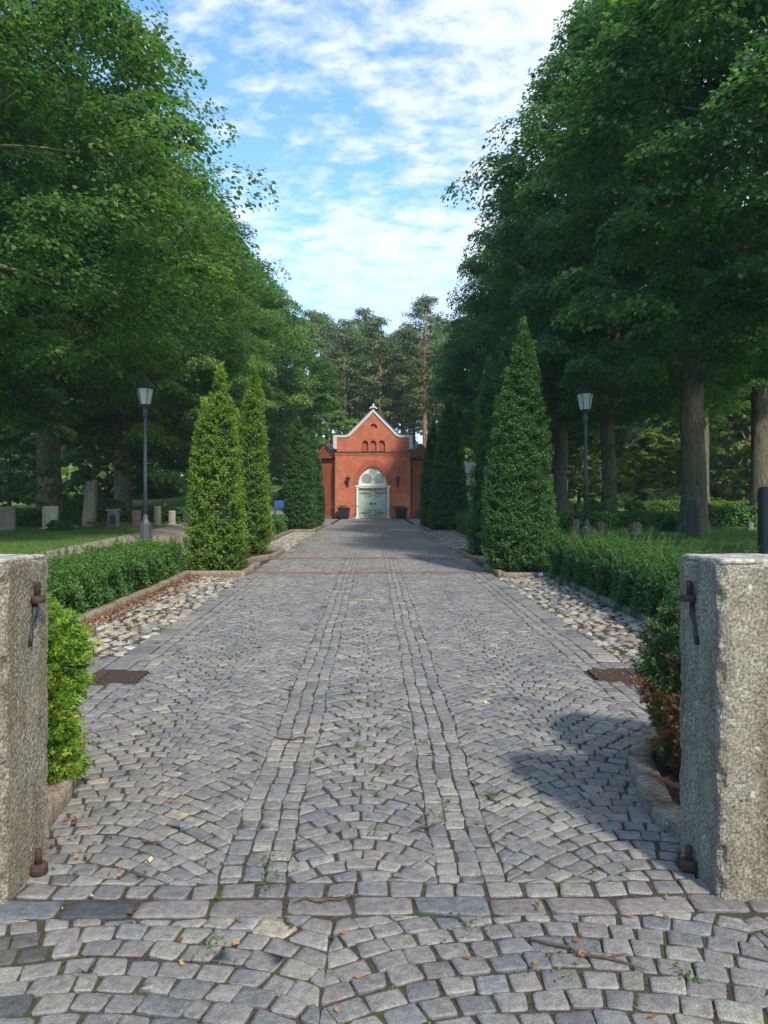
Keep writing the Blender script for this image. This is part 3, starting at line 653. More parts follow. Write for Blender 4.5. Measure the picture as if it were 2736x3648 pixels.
place(rB, True, 11.3, 16.3, 2.9, (1.0, 1.0, .98), 'nearest lime tree of the right row, big leaves filling the upper right corner', G_R)
# shoots on the first left trunk
r = np.random.default_rng(44); nc = 46
hh = r.uniform(.3, 7, nc); aa = r.uniform(-2.6, -.2, nc); rr_ = .55 + r.uniform(.1, .75, nc)
Cn = np.stack([rr_ * np.cos(aa), rr_ * np.sin(aa), hh], 1); V_, F_, tn = clumps(Cn, norm(Cn * [1, 1, 0]), .33, 55, .12, r)
sh_ = mk('trunk_leaves', V_, F_, M['lime'], lA, tone=tn); sh_.rotation_euler = (0, 0, -.4)
# leafy shoots round the base of the second right trunk
nc = 40; hh = r.uniform(.2, 3.6, nc); aa = r.uniform(0, 6.28, nc); rr_ = .5 + r.uniform(0, .5, nc)
Cn = np.stack([rr_ * np.cos(aa), rr_ * np.sin(aa), hh], 1); V_, F_, tn = clumps(Cn, norm(Cn * [1, 1, 0]), .33, 50, .13, r)
mk('trunk_leaves', V_, F_, M['young'], rB, tone=tn)

# young bright tree behind the monolith; low branch entering at left
def small_tree(name, R, zb, zt, nc, nl, L, seed, mt, tr=.12):
    return lime(name, R, zb, zt, nc, nl, L, seed, mt, tr, zb + .6, 8)
p = W(330, 1800, 38); yt = small_tree('young_tree', 1.9, 2.0, 4.6, 70, 90, .13, 21, M['young'], .09)
place(yt, False, p[0], p[1], 0, 1, 'small young tree with yellow-green leaves behind the tall leaning gravestone', None)

# broadleaf trees in the background
bgA = lime('broadleaf_tree', 5.2, 1.6, 13, 260, 90, .3, 31, M['far'], .25, 3, 8)
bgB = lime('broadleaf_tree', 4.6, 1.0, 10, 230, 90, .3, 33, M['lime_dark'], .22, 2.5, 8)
G_B = 'background trees behind the cemetery lawns'
spots = [(-5.2, 68, 'A', .86, 'dark green broadleaf tree rising behind the left wing of the chapel'),
 (-33, 62, 'B', 1.4, None), (-26, 78, 'A', 1.3, None), (-36, 82, 'A', 1.4, None), (-44, 70, 'B', 1.6, None),
 (-30, 36, 'A', 1.1, None), (-14, 80, 'A', 1.1, None),
 (34, 70, 'A', 1.1, None), (18, 84, 'B', 1.15, None), (38, 78, 'A', 1.3, None), (26, 80, 'A', 1.3, None), (13, 82, 'A', 1.1, None), (20, 90, 'B', 1.3, None)]
ua = ub = False
for i, (x, y, k, s, lab) in enumerate(spots):
    pr = bgA if k == 'A' else bgB; us = ua if k == 'A' else ub
    if lab is None: lab = 'hazy broadleaf tree in the leafy backdrop left of the path' if x < 0 else 'hazy broadleaf tree in the leafy backdrop right of the path'
    place(pr, us, x, y, i * 1.7, s, lab, G_B + (', left' if x < 0 else ', right') if 'hazy' in lab else None)
    if k == 'A': ua = True
    else: ub = True

bgC = lime('sunlit_tree', 3.4, .7, 7.2, 200, 110, .24, 37, M['young'], .14, 1.8, 8)  # bright leaf palette puts sunlight into the colour of these trees
uc = False
for i, (x, y, s_, lab) in enumerate(((15.8, 60, .8, 'small sunlit tree glimpsed just left of the knotty right trunk'), (20, 55, .75, 'bright low tree behind the sunlit clipped hedge on the right'), (24.5, 63, 1.1, 'sunlit yellow-green tree between the broad right trunk and the pines'), (25.5, 52, 1.5, 'tall yellow-green tree filling the right edge behind the black monument'), (31, 57, 1.4, 'bright tree at the far right edge beyond the lawn pines'), (-17.5, 52, .7, 'small sunlit tree seen between the two left lime trunks'), (-22.5, 49, .8, 'sunlit low tree behind the leaning grave pillar at far left'))):
    place(bgC, uc, x, y, i * 1.3, s_, lab, None); uc = True
# far-off wood, one mass
def wood(name, x0, x1, y0, y1, H, n, seed, label):
    r = np.random.default_rng(seed); nc = n // 60; X = r.uniform(x0, x1, nc); Y = r.uniform(y0, y1, nc); tp_ = H * (.72 + .2 * np.sin(X * .35) * np.sin(Y * .4 + X * .13) + r.normal(0, .06, nc)); Zc = tp_ * r.random(nc) ** .75
    Cn = np.stack([X, Y, Zc + gz(X, Y)], 1); V_, F_, tn = clumps(Cn, norm(r.normal(0, 1, (nc, 3)) * [1, 1, .3] + [0, -.8, 0]), r.uniform(1.0, 1.9, nc), 60, .55, r)
    tag(mk(name, V_, F_, M['far'], tone=tn), label, 'woodland', kind='stuff')
wood('far_wood', -75, -9, 92, 104, 15, 150000, 5, 'distant green wood closing the view on the left')
wood('far_wood', 9, 75, 96, 108, 15, 150000, 6, 'distant green wood closing the view on the right')
wood('undergrowth', -60, -18, 66, 74, 3.2, 36000, 7, 'bushy undergrowth on the far left bank')
wood('undergrowth', 16, 60, 76, 84, 3.2, 36000, 8, 'bushy undergrowth on the far right bank')
# pines
def pine(seed, H, bare, tr, R=3.0, nc=150):
    r = np.random.default_rng(seed); T = bpy.data.objects.new('pine_tree', None); link(T)
    h = bare + (H - bare) * r.random(nc) ** .8; t_ = (h - bare) / (H - bare); a = r.random(nc) * 6.283
    R_ = R * np.interp(t_, [0, .25, .6, .85, 1], [.6, 1, .95, .6, .15]) * r.uniform(.25, 1.1, nc)
    Cn = np.stack([R_ * np.cos(a), R_ * np.sin(a), h], 1)
    V_, F_, tn = clumps(Cn, norm(Cn * [1, 1, 0] + 1e-3), r.uniform(.5, 1.0, nc), 60, .28, r, .55, .1, .8, .4)
    mk('crown', V_, F_, M['pine'], T, tone=tn)
    b_ = MB(); s = r.normal(0, .25, 6)
    b_.tube([(0, 0, -1), (0, 0, 0), (s[0] * .5, s[1] * .5, H * .35), (s[2], s[3], H * .7), (s[4], s[5], H * .97)], [tr * 1.3, tr * 1.1, tr * .85, tr * .55, .04], 9)
    for i in range(22):
        c = Cn[int(r.integers(nc))]; z0 = max(bare * .9, c[2] - r.uniform(.2, 1.2)); b_.tube([(s[2] * z0 / H, s[3] * z0 / H, z0), tuple(c * [.5, .5, 1] + [0, 0, -.15]), tuple(c)], [.09, .05, .02], 5)
    for i in range(9):
        z0 = r.uniform(bare * .5, bare); a_ = r.random() * 6.28; b_.tube([(0, 0, z0), (math.cos(a_) * .9, math.sin(a_) * .9, z0 + .1)], [.04, .015], 4)
    b_.build('trunk', M['pine_bark'], T, True); return T
pines = [pine(1, 20.5, 9.5, .26), pine(2, 21.8, 10.5, .3, 3.3), pine(3, 19, 7.5, .24, 2.8)]
used = [False] * 3
pr_ = [(1172, 88, 0, 1), (1212, 92, 2, 1), (1262, 82, 1, .93), (1300, 84, 0, .95), (1322, 90, 1, 1), (1366, 98, 2, 1.0), (1392, 86, 0, .93), (1440, 76, 2, .92), (1432, 92, 1, .9), (1478, 86, 2, 1), (1512, 72, 1, .84), (1523, 88, 2, .95), (1556, 94, 0, .92), (1595, 84, 2, 1), (1140, 96, 1, 1), (1240, 100, 0, 1), (1470, 102, 0, 1), (1345, 74, 2, .9), (1185, 78, 2, .86), (1228, 76, 0, .84), (1285, 80, 1, .84), (1410, 80, 0, .86), (1460, 82, 1, .84), (1540, 80, 0, .88), (1110, 84, 0, .9), (1620, 90, 1, .95)]
glab = {0: 'slender pine in the stand directly behind the chapel'}
for i, (px, d, k, s) in enumerate(pr_):
    p = W(px, 1830, d); lab = 'tall pine in the stand rising behind the chapel'
    if px == 1512: lab = 'pine with the bright orange trunk just right of the chapel gable'; 
    T = place(pines[k], used[k], p[0], p[1], i * 2.1, (s * .95, s * .95, s * (1 + .09 * math.sin(i * 2.7))), lab, 'pines behind the chapel' if px != 1512 else None); used[k] = True
for i, (px, d, k, s) in enumerate([(2600, 58, 1, .95), (2632, 62, 0, 1), (2668, 66, 2, 1.1), (2690, 60, 0, 1), (2720, 70, 1, 1), (2560, 72, 2, 1), (2500, 84, 0, 1), (2400, 88, 1, 1), (2330, 80, 2, 1), (2770, 64, 1, 1), (232, 84, 0, 1), (262, 86, 2, 1), (110, 78, 1, 1), (2250, 90, 0, 1)]):
    p = W(px, 1830, d); T = place(pines[k], True, p[0], p[1], i * 1.3, s, 'bare-stemmed pine in the wood beyond the right-hand lawn' if px > 1000 else 'pine trunk glimpsed beyond the left-hand lawn', 'pines beyond the lawn, right' if px > 1000 else 'pines beyond the lawn, left')
    if px == 2632: 
        T['label'] = 'orange-barked pine trunk between the big lime and the far right trunk'; del T['group']
# two more limes at the far right
rC = lime('lime_tree', 4.2, 7.0, 14.5, 170, 240, .14, 17, M['young'], .4, 8, 12, bk='bark_mid')
place(rC, False, 17.1, 34.5, 5.2, (.95, .95, .95), 'rough lime trunk cut by the right edge of the photo', 'further limes on the right lawn')
place(rC, True, 19.5, 46.0, 2.2, (.9, .9, .9), 'dark limb-bearing lime trunk close to the right of the broad forking one', 'further limes on the right lawn')

# thuja columns
def thuja(name, leaders, mt, seed, dens=1.0, L=.042):
    r = np.random.default_rng(seed); T = bpy.data.objects.new(name, None); link(T); Vs, Fs, ts = [], [], []; b = 0; cores = MB()
    for (dx_, dy_, R, H) in leaders:
        nc = int(760 * dens * R * H / 2.4)
        def prof(t): return R * np.interp(t, [0, .04, .12, .35, .6, .8, .93, 1], [.82, .95, 1, .93, .74, .5, .23, .02])
        u = r.random(nc * 3); u = u[r.random(len(u)) < (prof(u) / R * .9 + .1)][:nc]; m_ = len(u); a = r.random(m_) * 6.283
        bumpn = 1 + .07 * np.sin(a * 4 + u * 17) + .05 * np.sin(a * 7 - u * 31) + .06 * np.sin(a * 2 + u * 8 + seed) * (u < .8) + r.normal(0, .05, m_)
        rr = prof(u) * bumpn
        Cn = np.stack([dx_ + rr * np.cos(a), dy_ + rr * np.sin(a), u * H], 1); O_ = np.stack([np.cos(a), np.sin(a), np.zeros(m_)], 1)
        nl = 62; i = np.repeat(np.arange(m_), nl); n = len(i); cr = .095
        tang = np.stack([-O_[:, 1], O_[:, 0], O_[:, 2]], 1); roll = r.normal(0, .7, m_)[:, None]
        side = norm(tang * np.cos(roll) + np.array([[0, 0, 1.]]) * np.sin(roll))
        q1 = r.normal(0, 1, n) * cr * .8; q2 = r.random(n)
        P = Cn[i] + side[i] * q1[:, None] + O_[i] * ((q2 - .75) * cr * 1.7)[:, None] + np.array([[0, 0, 1]]) * ((q2 - .5) * cr * 1.0 - abs(q1) * .35 + r.normal(0, .02, n))[:, None]
        Tn = norm(O_[i] * .8 + side[i] * (q1 / cr)[:, None] * .7 + np.array([[0, 0, .75]]) + r.normal(0, .25, (n, 3)))
        Nn = norm(np.array([[0, 0, .8]]) + O_[i] * .35 + r.normal(0, .35, (n, 3)))
        l = L * r.uniform(.7, 1.3, n); V_, F_ = leafq(P, norm(Nn - Tn * .3), l, l * .5, r, Tn, .05)
        Vs.append(V_); Fs.append(F_ + b); b += len(V_); ts.append(np.clip(r.normal(.48, .15, m_)[i] + (q2 - .5) * .25 + r.normal(0, .1, n) + (r.random(m_) < .012)[i] * .5, 0, 1))
        # feathery top
        n = 130; z = H * r.uniform(.95, 1.03, n); P = np.stack([dx_ + r.normal(0, .035, n), dy_ + r.normal(0, .035, n), z], 1); V_, F_ = leafq(P, norm(r.normal(0, 1, (n, 3)) * [1, 1, .2]), .1, .03, r, np.tile([[0, 0, 1.]], (n, 1)) + r.normal(0, .25, (n, 3)))
        Vs.append(V_); Fs.append(F_ + b); b += len(V_); ts.append(r.uniform(.4, .8, n))
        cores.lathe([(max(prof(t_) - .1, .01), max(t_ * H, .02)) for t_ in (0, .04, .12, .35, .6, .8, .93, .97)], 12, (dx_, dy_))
    cores.build('stem', M['core'], T, True)  # solid dark core added to stop views through the sprays
    mk('crown', np.concatenate(Vs), np.concatenate(Fs), mt, T, tone=np.concatenate(ts)); return T
GT = 'columnar thujas flanking the path'
def pt(T, x, y, label, rz=0):
    T.location = (x, y, float(pz(y)) + .03); T.rotation_euler = (0, 0, rz); tag(T, label, 'thuja tree', GT); return T
t1 = thuja('thuja_tree', [(.06, 0, .5, 4.2), (-.27, .05, .4, 3.5)], M['thuja'], 1)
pt(t1, -3.17, 16.35, 'bright yellow-green column with twin tips, nearest thuja on the left')
t2 = thuja('thuja_tree', [(.1, 0, .46, 5.15), (-.33, .1, .34, 3.8)], M['thuja'], 2, .9)
pt(t2, -3.25, 21.0, 'taller green thuja with a long thin tip just behind the bright twin-tipped one')
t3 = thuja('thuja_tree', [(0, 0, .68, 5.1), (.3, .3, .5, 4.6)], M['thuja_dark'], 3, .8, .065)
pt(t3, -3.38, 36.2, 'broad green thuja column by the left wing of the chapel')
t4 = copy_tree(t3); t4.scale = (.9, .9, .95); pt(t4, -3.05, 40.2, 'narrow thuja sliver tucked behind the far left column', 2.2)
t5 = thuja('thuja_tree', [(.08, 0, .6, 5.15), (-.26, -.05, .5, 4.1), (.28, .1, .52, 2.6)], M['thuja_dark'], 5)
pt(t5, 3.12, 16.4, 'largest dark green thuja, pointed top, nearest on the right')
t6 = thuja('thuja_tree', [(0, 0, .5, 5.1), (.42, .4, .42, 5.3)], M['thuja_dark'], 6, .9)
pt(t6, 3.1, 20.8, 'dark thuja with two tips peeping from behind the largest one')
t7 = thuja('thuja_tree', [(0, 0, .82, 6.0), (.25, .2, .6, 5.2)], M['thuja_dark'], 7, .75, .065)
pt(t7, 3.55, 36.3, 'wide dark thuja column by the right wing of the chapel')
t8 = copy_tree(t7); t8.scale = (.8, .8, .9); pt(t8, 3.15, 40.4, 'low dark thuja partly hidden behind the far right column', 1.6)

# hedges
def hedge(name, x0, x1, y0, y1, h, seed, dens, mt, label, L=.04, shoots=160, zf=gz, over=0.0, group='loose hedges beside the path', shl=.22, core=True):
    r = np.random.default_rng(seed); ox, oy = (x0 + x1) / 2, (y0 + y1) / 2; oz = float(zf(np.array(ox), np.array(oy)))
    T = thing(name, (ox, oy, oz), label, 'hedge', group)
    A_top = (x1 - x0) * (y1 - y0); A_s = (y1 - y0) * h; A_e = (x1 - x0) * h; tot = A_top + 2 * A_s + 2 * A_e; n = int(dens * tot)
    pick = r.random(n) * tot; X = r.uniform(x0, x1, n); Y = r.uniform(y0, y1, n); Zr = h * r.random(n) ** .85; O_ = np.zeros((n, 3))
    a = pick < A_top; Zr[a] = h; O_[a, 2] = 1
    b_ = (pick >= A_top) & (pick < A_top + A_s); X[b_] = x0; O_[b_, 0] = -1
    c_ = (pick >= A_top + A_s) & (pick < A_top + 2 * A_s); X[c_] = x1; O_[c_, 0] = 1
    d_ = (pick >= A_top + 2 * A_s) & (pick < A_top + 2 * A_s + A_e); Y[d_] = y0; O_[d_, 1] = -1
    e_ = pick >= A_top + 2 * A_s + A_e; Y[e_] = y1; O_[e_, 1] = 1
    lump = .07 * np.sin(X * 5 + Y * 2.3 + seed) * np.sin(Y * 4.1 + Zr * 6) + .05 * np.sin(Y * 11 + Zr * 9) * np.sin(X * 9 + 1)
    dep = lump - np.abs(r.normal(0, .075, n)) + over * np.where(O_[:, 2] == 0, Zr / h - .3, 0)
    P = np.stack([X, Y, Zr], 1) + O_ * dep[:, None] + r.normal(0, .02, (n, 3))
    # round the shoulders
    ex = np.clip((np.abs(P[:, 0] - ox) - (x1 - x0) / 2 + .16) / .2, 0, 1); P[:, 2] -= np.where(P[:, 2] > h * .8, .13 * ex * ex, 0)
    P[:, 2] = np.maximum(P[:, 2], .03)
    Nn = norm(O_ * .8 + np.array([[0, 0, .6]]) + r.normal(0, .5, (n, 3))); l = L * r.uniform(.7, 1.35, n)
    V1, F1 = leafq(P, Nn, l, l * .75, r); cl = np.sin(P[:, 1] * 7 + P[:, 2] * 5) * np.sin(P[:, 0] * 6 + P[:, 1] * 3) * .12
    t1_ = np.clip(r.normal(.45, .16, n) + cl, 0, 1)
    # shoots with paired leaves
    sb = MB(); Ps, Ts_, Ns_ = [], [], []
    for k in range(shoots):
        x = r.uniform(x0 + .05, x1 - .05); y = r.uniform(y0, y1); L_ = shl * r.uniform(.5, 1.5); z = h - .1
        if r.random() < .35: x = (x0 if r.random() < .5 else x1); z = h * r.uniform(.5, .95)
        d = np.array([r.normal(0, .4), r.normal(0, .4), 1.0]); d[0] += (x - ox) * .5; e = np.array([x, y, z]) + d * L_
        sb.tube([(x, y, z), tuple(np.array([x, y, z]) + d * L_ * .5 + r.normal(0, .01, 3)), tuple(e)], [.004, .003, .002], 3, False)
        for q in np.arange(.15, 1.05, .11):
            for sg in (-1, 1):
                dd = norm(np.array([math.cos(q * 9) * sg, math.sin(q * 9) * sg, .5])); Ps.append(np.array([x, y, z]) + d * L_ * q + dd * L * .5); Ts_.append(dd); Ns_.append(norm(np.array([-dd[0] * .5, -dd[1] * .5, 1]) + r.normal(0, .2, 3)))
    if Ps:
        Ps, Ts_, Ns_ = map(np.array, (Ps, Ts_, Ns_)); V2, F2 = leafq(Ps, Ns_, L * 1.25, L * .75, r, Ts_)
        V1 = np.concatenate([V1, V2]); F1 = np.concatenate([F1, F2 + len(P) * 4]); t1_ = np.concatenate([t1_, r.uniform(.35, .85, len(Ps))])
    # follow the slope
    def conf(Vx): 
        Vx = np.array(Vx, dtype=float); Vx[:, 2] += zf(Vx[:, 0], Vx[:, 1]) - oz; Vx[:, 0] -= ox; Vx[:, 1] -= oy; return Vx
    mk('foliage', conf(V1), F1, mt, T, tone=t1_)
    if sb.v: mk('shoots', conf(sb.v), sb.f, M['stem'], T)['kind'] = 'stuff'
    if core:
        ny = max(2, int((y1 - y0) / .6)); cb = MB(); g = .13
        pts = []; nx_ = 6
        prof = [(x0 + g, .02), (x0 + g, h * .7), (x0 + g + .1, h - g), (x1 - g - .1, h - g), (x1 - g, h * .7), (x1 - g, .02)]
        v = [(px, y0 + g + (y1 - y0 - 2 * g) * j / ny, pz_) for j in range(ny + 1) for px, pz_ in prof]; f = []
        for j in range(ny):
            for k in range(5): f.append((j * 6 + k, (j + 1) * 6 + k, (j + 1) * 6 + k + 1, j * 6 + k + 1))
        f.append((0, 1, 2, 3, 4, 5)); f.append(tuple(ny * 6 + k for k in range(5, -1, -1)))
        mk('twigs', conf(v), f, M['core'], T)  # solid dark core added under the leaves to block see-through
    return T
hedge('hedge', -4.75, -3.66, 6.0, 15.3, .68, 1, 3300, M['hedge'], 'bright green loose hedge behind the stone kerb, between left gatepost and thuja', .038, 380, shl=.2)
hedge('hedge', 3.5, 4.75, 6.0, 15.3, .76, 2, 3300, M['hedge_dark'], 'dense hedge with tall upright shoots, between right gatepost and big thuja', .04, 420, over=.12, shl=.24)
hedge('hedge', -4.6, -3.7, 22.4, 34.4, .75, 3, 700, M['hedge'], 'low hedge between the near and far thujas on the left', .08, 0)
hedge('hedge', 3.7, 4.6, 22.4, 34.4, .85, 4, 700, M['hedge'], 'low hedge between the near and far thujas on the right', .08, 0)
# clipped cemetery hedges
def chedge(px0, px1, d, h, label, mt='hedge', th=.7, seed=9, dens=500, L=.09):
    a = W(px0, 1830, d); c = W(px1, 1830, d); hedge('clipped_hedge', a[0], c[0], (a[1] + c[1]) / 2 - th / 2, (a[1] + c[1]) / 2 + th / 2, h, seed, dens, M[mt], label, L, 0, group='clipped hedges around the graves')
chedge(210, 440, 38, .85, 'clipped yellow-topped hedge behind the leaning monolith', 'young', seed=31)
chedge(-60, 150, 31, .6, 'leafy dark hedge between the two leftmost gravestones and the thick trunk', seed=32)
chedge(330, 680, 33.5, .62, 'dark low hedge behind the row of small left-hand gravestones', seed=33)
chedge(2235, 2690, 46, .62, 'sunlit yellow-green clipped hedge across the right-hand lawn', 'young', 1.0, 34)
chedge(2290, 2440, 52, 1.25, 'rounded sunlit shrub hedge beyond the clipped one on the right', 'weed', 2.0, 35)
chedge(1990, 2420, 29.5, .55, 'dark shaded grave hedge behind the small reddish stones', seed=36)
chedge(2520, 2760, 30, .75, 'dark shaded grave hedge right of the broad trunk', seed=37)

# yews beside the gateposts
def yew(loc, R, H, seed, mt, label, hollow=0.0, nc=620):
    r = np.random.default_rng(seed); T = thing('yew_bush', loc, label, 'yew', 'yew bushes behind the gateposts')
    u = r.random(nc) * (1 - hollow) + hollow; a = r.random(nc) * 6.283
    pr = np.interp(u, [0, .1, .5, .85, 1], [.62, .85, 1, .85, .35]) if hollow == 0 else np.interp(u, [0, .25, .45, .8, 1], [.8, .85, 1, .9, .4])
    rr = R * pr * (1 + .12 * np.sin(a * 3 + u * 9) + r.normal(0, .08, nc)); Cn = np.stack([rr * np.cos(a), rr * np.sin(a), u * H], 1)
    if hollow == 0: pass
    O_ = norm(np.stack([np.cos(a), np.sin(a), np.full(nc, .25)], 1)); sp_l = .11; nl = 46; i = np.repeat(np.arange(nc), nl); n = len(i)
    ax = norm(O_ + np.array([[0, 0, .45]]) + r.normal(0, .35, (nc, 3))); s = r.random(n)
    rad = norm(np.cross(ax[i], r.normal(0, 1, (n, 3)))); P = Cn[i] + ax[i] * ((s - .3) * sp_l)[:, None]; Tn = norm(rad + ax[i] * .8)
    l = .04 * r.uniform(.8, 1.2, n) * (1.1 - .4 * s); P = P + Tn * (l * .5)[:, None]
    V_, F_ = leafq(P, norm(np.cross(Tn, ax[i]) + r.normal(0, .2, (n, 3))), l, l * .24, r, Tn, .03)
    sb = MB()
    if mt == 'yew_brown': tc = np.where(np.sin(Cn[:, 0] * 6 + Cn[:, 2] * 7 + 1) + r.normal(0, .5, nc) > .15, r.uniform(.6, 1, nc), r.uniform(.1, .45, nc)); tc[u > .86] = r.uniform(.2, .45, (u > .86).sum())
    else: tc = r.normal(.42, .24, nc)
    mk('foliage', V_, F_, M[mt], T, tone=np.clip(tc[i] + (s - .5) * (.35 if mt == 'yew' else .1) + r.normal(0, .05, n), 0, 1))
    for k in range(0, nc, 14):
        c = Cn[k]; sb.tube([(c[0] * .15, c[1] * .15, max(.0, c[2] - .35)), (c[0] * .6, c[1] * .6, c[2] - .1), tuple(c)], [.01, .006, .003], 4, False)
    sb.tube([(0, 0, -.1), (.01, .01, H * .5), (0, 0, H * .85)], [.03, .022, .008], 6); sb.build('twigs', M['twig'], T)
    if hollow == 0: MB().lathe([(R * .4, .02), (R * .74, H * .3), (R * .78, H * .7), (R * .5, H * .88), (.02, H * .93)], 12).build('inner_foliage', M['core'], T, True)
    return T
yew((-2.0, 4.4, .03), .36, 1.08, 3, 'yew', 'bright green yew bush tight behind the left gatepost', 0, 1700)
yew((2.09, 4.6, .0), .36, 1.14, 5, 'yew_brown', 'half browned sparse yew bush behind the right gatepost', .1, 1300)

# ---------------------------------------------------------------- lamp posts
def lamp(loc, label, lean=0.0):
    T = thing('street_lamp', loc, label, 'street lamp', 'old-fashioned lamp posts'); T.rotation_euler = (0, lean, 0)
    MB().lathe([(.21, -.2), (.21, .1), (.19, .14), (.17, .72), (.15, .74), (.08, .86), (.058, .98), (.058, 1.0)], 8).build('base', M['lamppaint'], T)
    MB().lathe([(.056, 1.0), (.05, 2.3), (.044, 3.72), (.044, 3.74)], 14).build('pole', M['lamppaint'], T, True)
    MB().lathe([(.046, 3.74), (.075, 3.76), (.08, 3.79), (.06, 3.82), (.07, 3.86), (.08, 3.9), (.055, 3.97), (.045, 4.02), (.1, 4.05), (.13, 4.07), (.13, 4.09)], 14).build('collar', M['lamppaint'], T, True)
    g = MB().lathe([(.145, 4.09), (.235, 4.56), (.23, 4.56)], 6).build('lantern_glass', M['glass'], T)
    fb = MB()
    for k in range(6):
        a = k * math.pi / 3; fb.tube([(.15 * math.cos(a), .15 * math.sin(a), 4.09), (.242 * math.cos(a), .242 * math.sin(a), 4.56)], .011, 5)
    fb.lathe([(.16, 4.085), (.165, 4.11), (.15, 4.115)], 6); fb.build('lantern_frame', M['darkiron'], T)
    MB().lathe([(.26, 4.555), (.285, 4.57), (.28, 4.6), (.23, 4.66), (.16, 4.75), (.1, 4.79), (.07, 4.8), (.07, 4.83), (.04, 4.86), (.015, 4.93), (.008, 4.96)], 18).build('cap', M['darkiron'], T, True)
for px, d, lab, lean in ((519, 22.3, 'grey lamp post with milky lantern rising from behind the left hedge', -.004), (2091, 22.3, 'dark lamp post with six-sided lantern behind the right hedge', -.012)):
    p = W(px, 1830, d); lamp((p[0], p[1], float(gz(np.array(p[0]), np.array(p[1]))) - (.08 if px < 1000 else .18)), lab, lean)

# ---------------------------------------------------------------- chapel
K = .00874; cx_ = lambda c: (c - 777) * K; cz = lambda c: (1300 - c) * K
p = W(1328, 1848, 58); CH = thing('chapel', (p[0], p[1], p[2]), 'red brick cemetery chapel with white-edged gable and pale green double door', 'chapel')
CH.rotation_euler = (0, 0, 0)
doorhole = [(-1.28, 0), (-1.28, 2.46)] + [q for q in arch(0, 1.06, 2.46, 2.46, 3.9)[1:-1]] + [(1.28, 2.46), (1.28, 0)]
poly('front_wall', [(-2.775, 0)] + doorhole + [(2.775, 0), (2.775, 4.86), (-2.775, 4.86)], [], 0, .45, M['brick'], CH)
ring_o = arch(0, 1.45, 2.46, 2.46, 4.38); ring_i = arch(0, 1.062, 2.46, 2.46, 3.905)
poly('door_arch', ring_o + ring_i[::-1], [], -.008, .2, M['brick2'], CH)
par = [(-2.61, 4.93), (2.69, 4.93), (2.69, 5.95), (2.05, 5.95)]
cur = []
shl_, shr = (-1.93, 6.0), (2.0, 6.0)
par = [(-2.65, 4.95), (2.68, 4.95), (2.68, 6.0), (2.0, 6.0), (1.72, 6.12), (.04, 7.86), (-1.66, 6.12), (-1.93, 6.0), (-2.65, 6.0)]
holes = [arch(cx_(c), .235, 4.99, 5.5, 5.8, 8) for c in (713, 782, 853)] + [arch(cx_(785), .25, 6.68, 6.8, 7.04, 8)]
poly('gable', par, holes, .04, .22, M['brick'], CH)
poly('gable_backing', [(-2.64, 4.6), (2.67, 4.6), (2.67, 5.99), (2.0, 5.99), (1.72, 6.11), (.04, 7.85), (-1.66, 6.11), (-1.93, 5.99), (-2.64, 5.99)], [], .223, .45, M['brick2'], CH)  # darker brick paints recess shade at the back of the niches
hood = MB()
for c in (713, 782, 853): MB().box(cx_(c) - .27, cx_(c) + .27, .0, .15, 4.955, 5.0).build('niche_dark_strip', M['tin'], CH)  # dark strips added to make the lower edges of the niches show
ot = [(2.95, 6.0), (2.95, 6.22), (2.02, 6.22), (1.86, 6.3), (.04, 8.14), (-1.8, 6.3), (-1.95, 6.22), (-2.92, 6.22), (-2.92, 6.0)]
it = [(-1.93, 6.0), (-1.66, 6.12), (.04, 7.86), (1.72, 6.12), (2.0, 6.0)]
poly('gable_trim', ot + it, [], -.03, .3, M['trim'], CH)
poly('gable_trim', [(-2.92, 5.22), (-2.72, 5.14), (-2.655, 5.14), (-2.655, 5.998), (-2.92, 5.998)], [], -.02, .3, M['trim'], CH)
poly('gable_trim', [(2.95, 5.22), (2.76, 5.14), (2.685, 5.14), (2.685, 5.998), (2.95, 5.998)], [], -.02, .3, M['trim'], CH)
def off(o, dz): return [(x, z + dz) for x, z in o]
tp = [(2.97, 6.225), (2.02, 6.225), (1.86, 6.305), (.04, 8.145), (-1.8, 6.305), (-1.95, 6.225), (-2.94, 6.225)]
poly('coping', tp + off(tp, .055)[::-1], [], -.08, .36, M['tin'], CH)
b_ = MB(); b_.box(-2.85, 2.85, -.09, .05, 4.865, 4.925); b_.build('cornice_flashing', M['tin'], CH)
b_ = MB(); b_.box(-2.83, 2.83, -.05, .0, 4.74, 4.862); b_.box(-2.8, 2.8, -.025, .0, 4.66, 4.738); b_.build('cornice', M['brick'], CH)
for q in ((-2.83, -1.29), (1.29, 2.83)): MB().box(*q, -.05, .0, -.3, .2).build('plinth', M['stone'], CH)
b_ = MB(); b_.tube([(.04, .1, 8.15), (.04, .1, 8.3)], [.08, .035], 8); b_.lathe([(.03, 8.28), (.08, 8.34), (.09, 8.4), (.045, 8.47), (.01, 8.54)], 8, (.04, .1))
for s in (-1, 1): b_.tube([(.04, .1, 8.3), (.04 + s * .14, .1, 8.25), (.04 + s * .25, .1, 8.14), (.04 + s * .32, .1, 8.16)], [.035, .055, .05, .015], 7)
b_.build('finial', M['white'], CH, True)
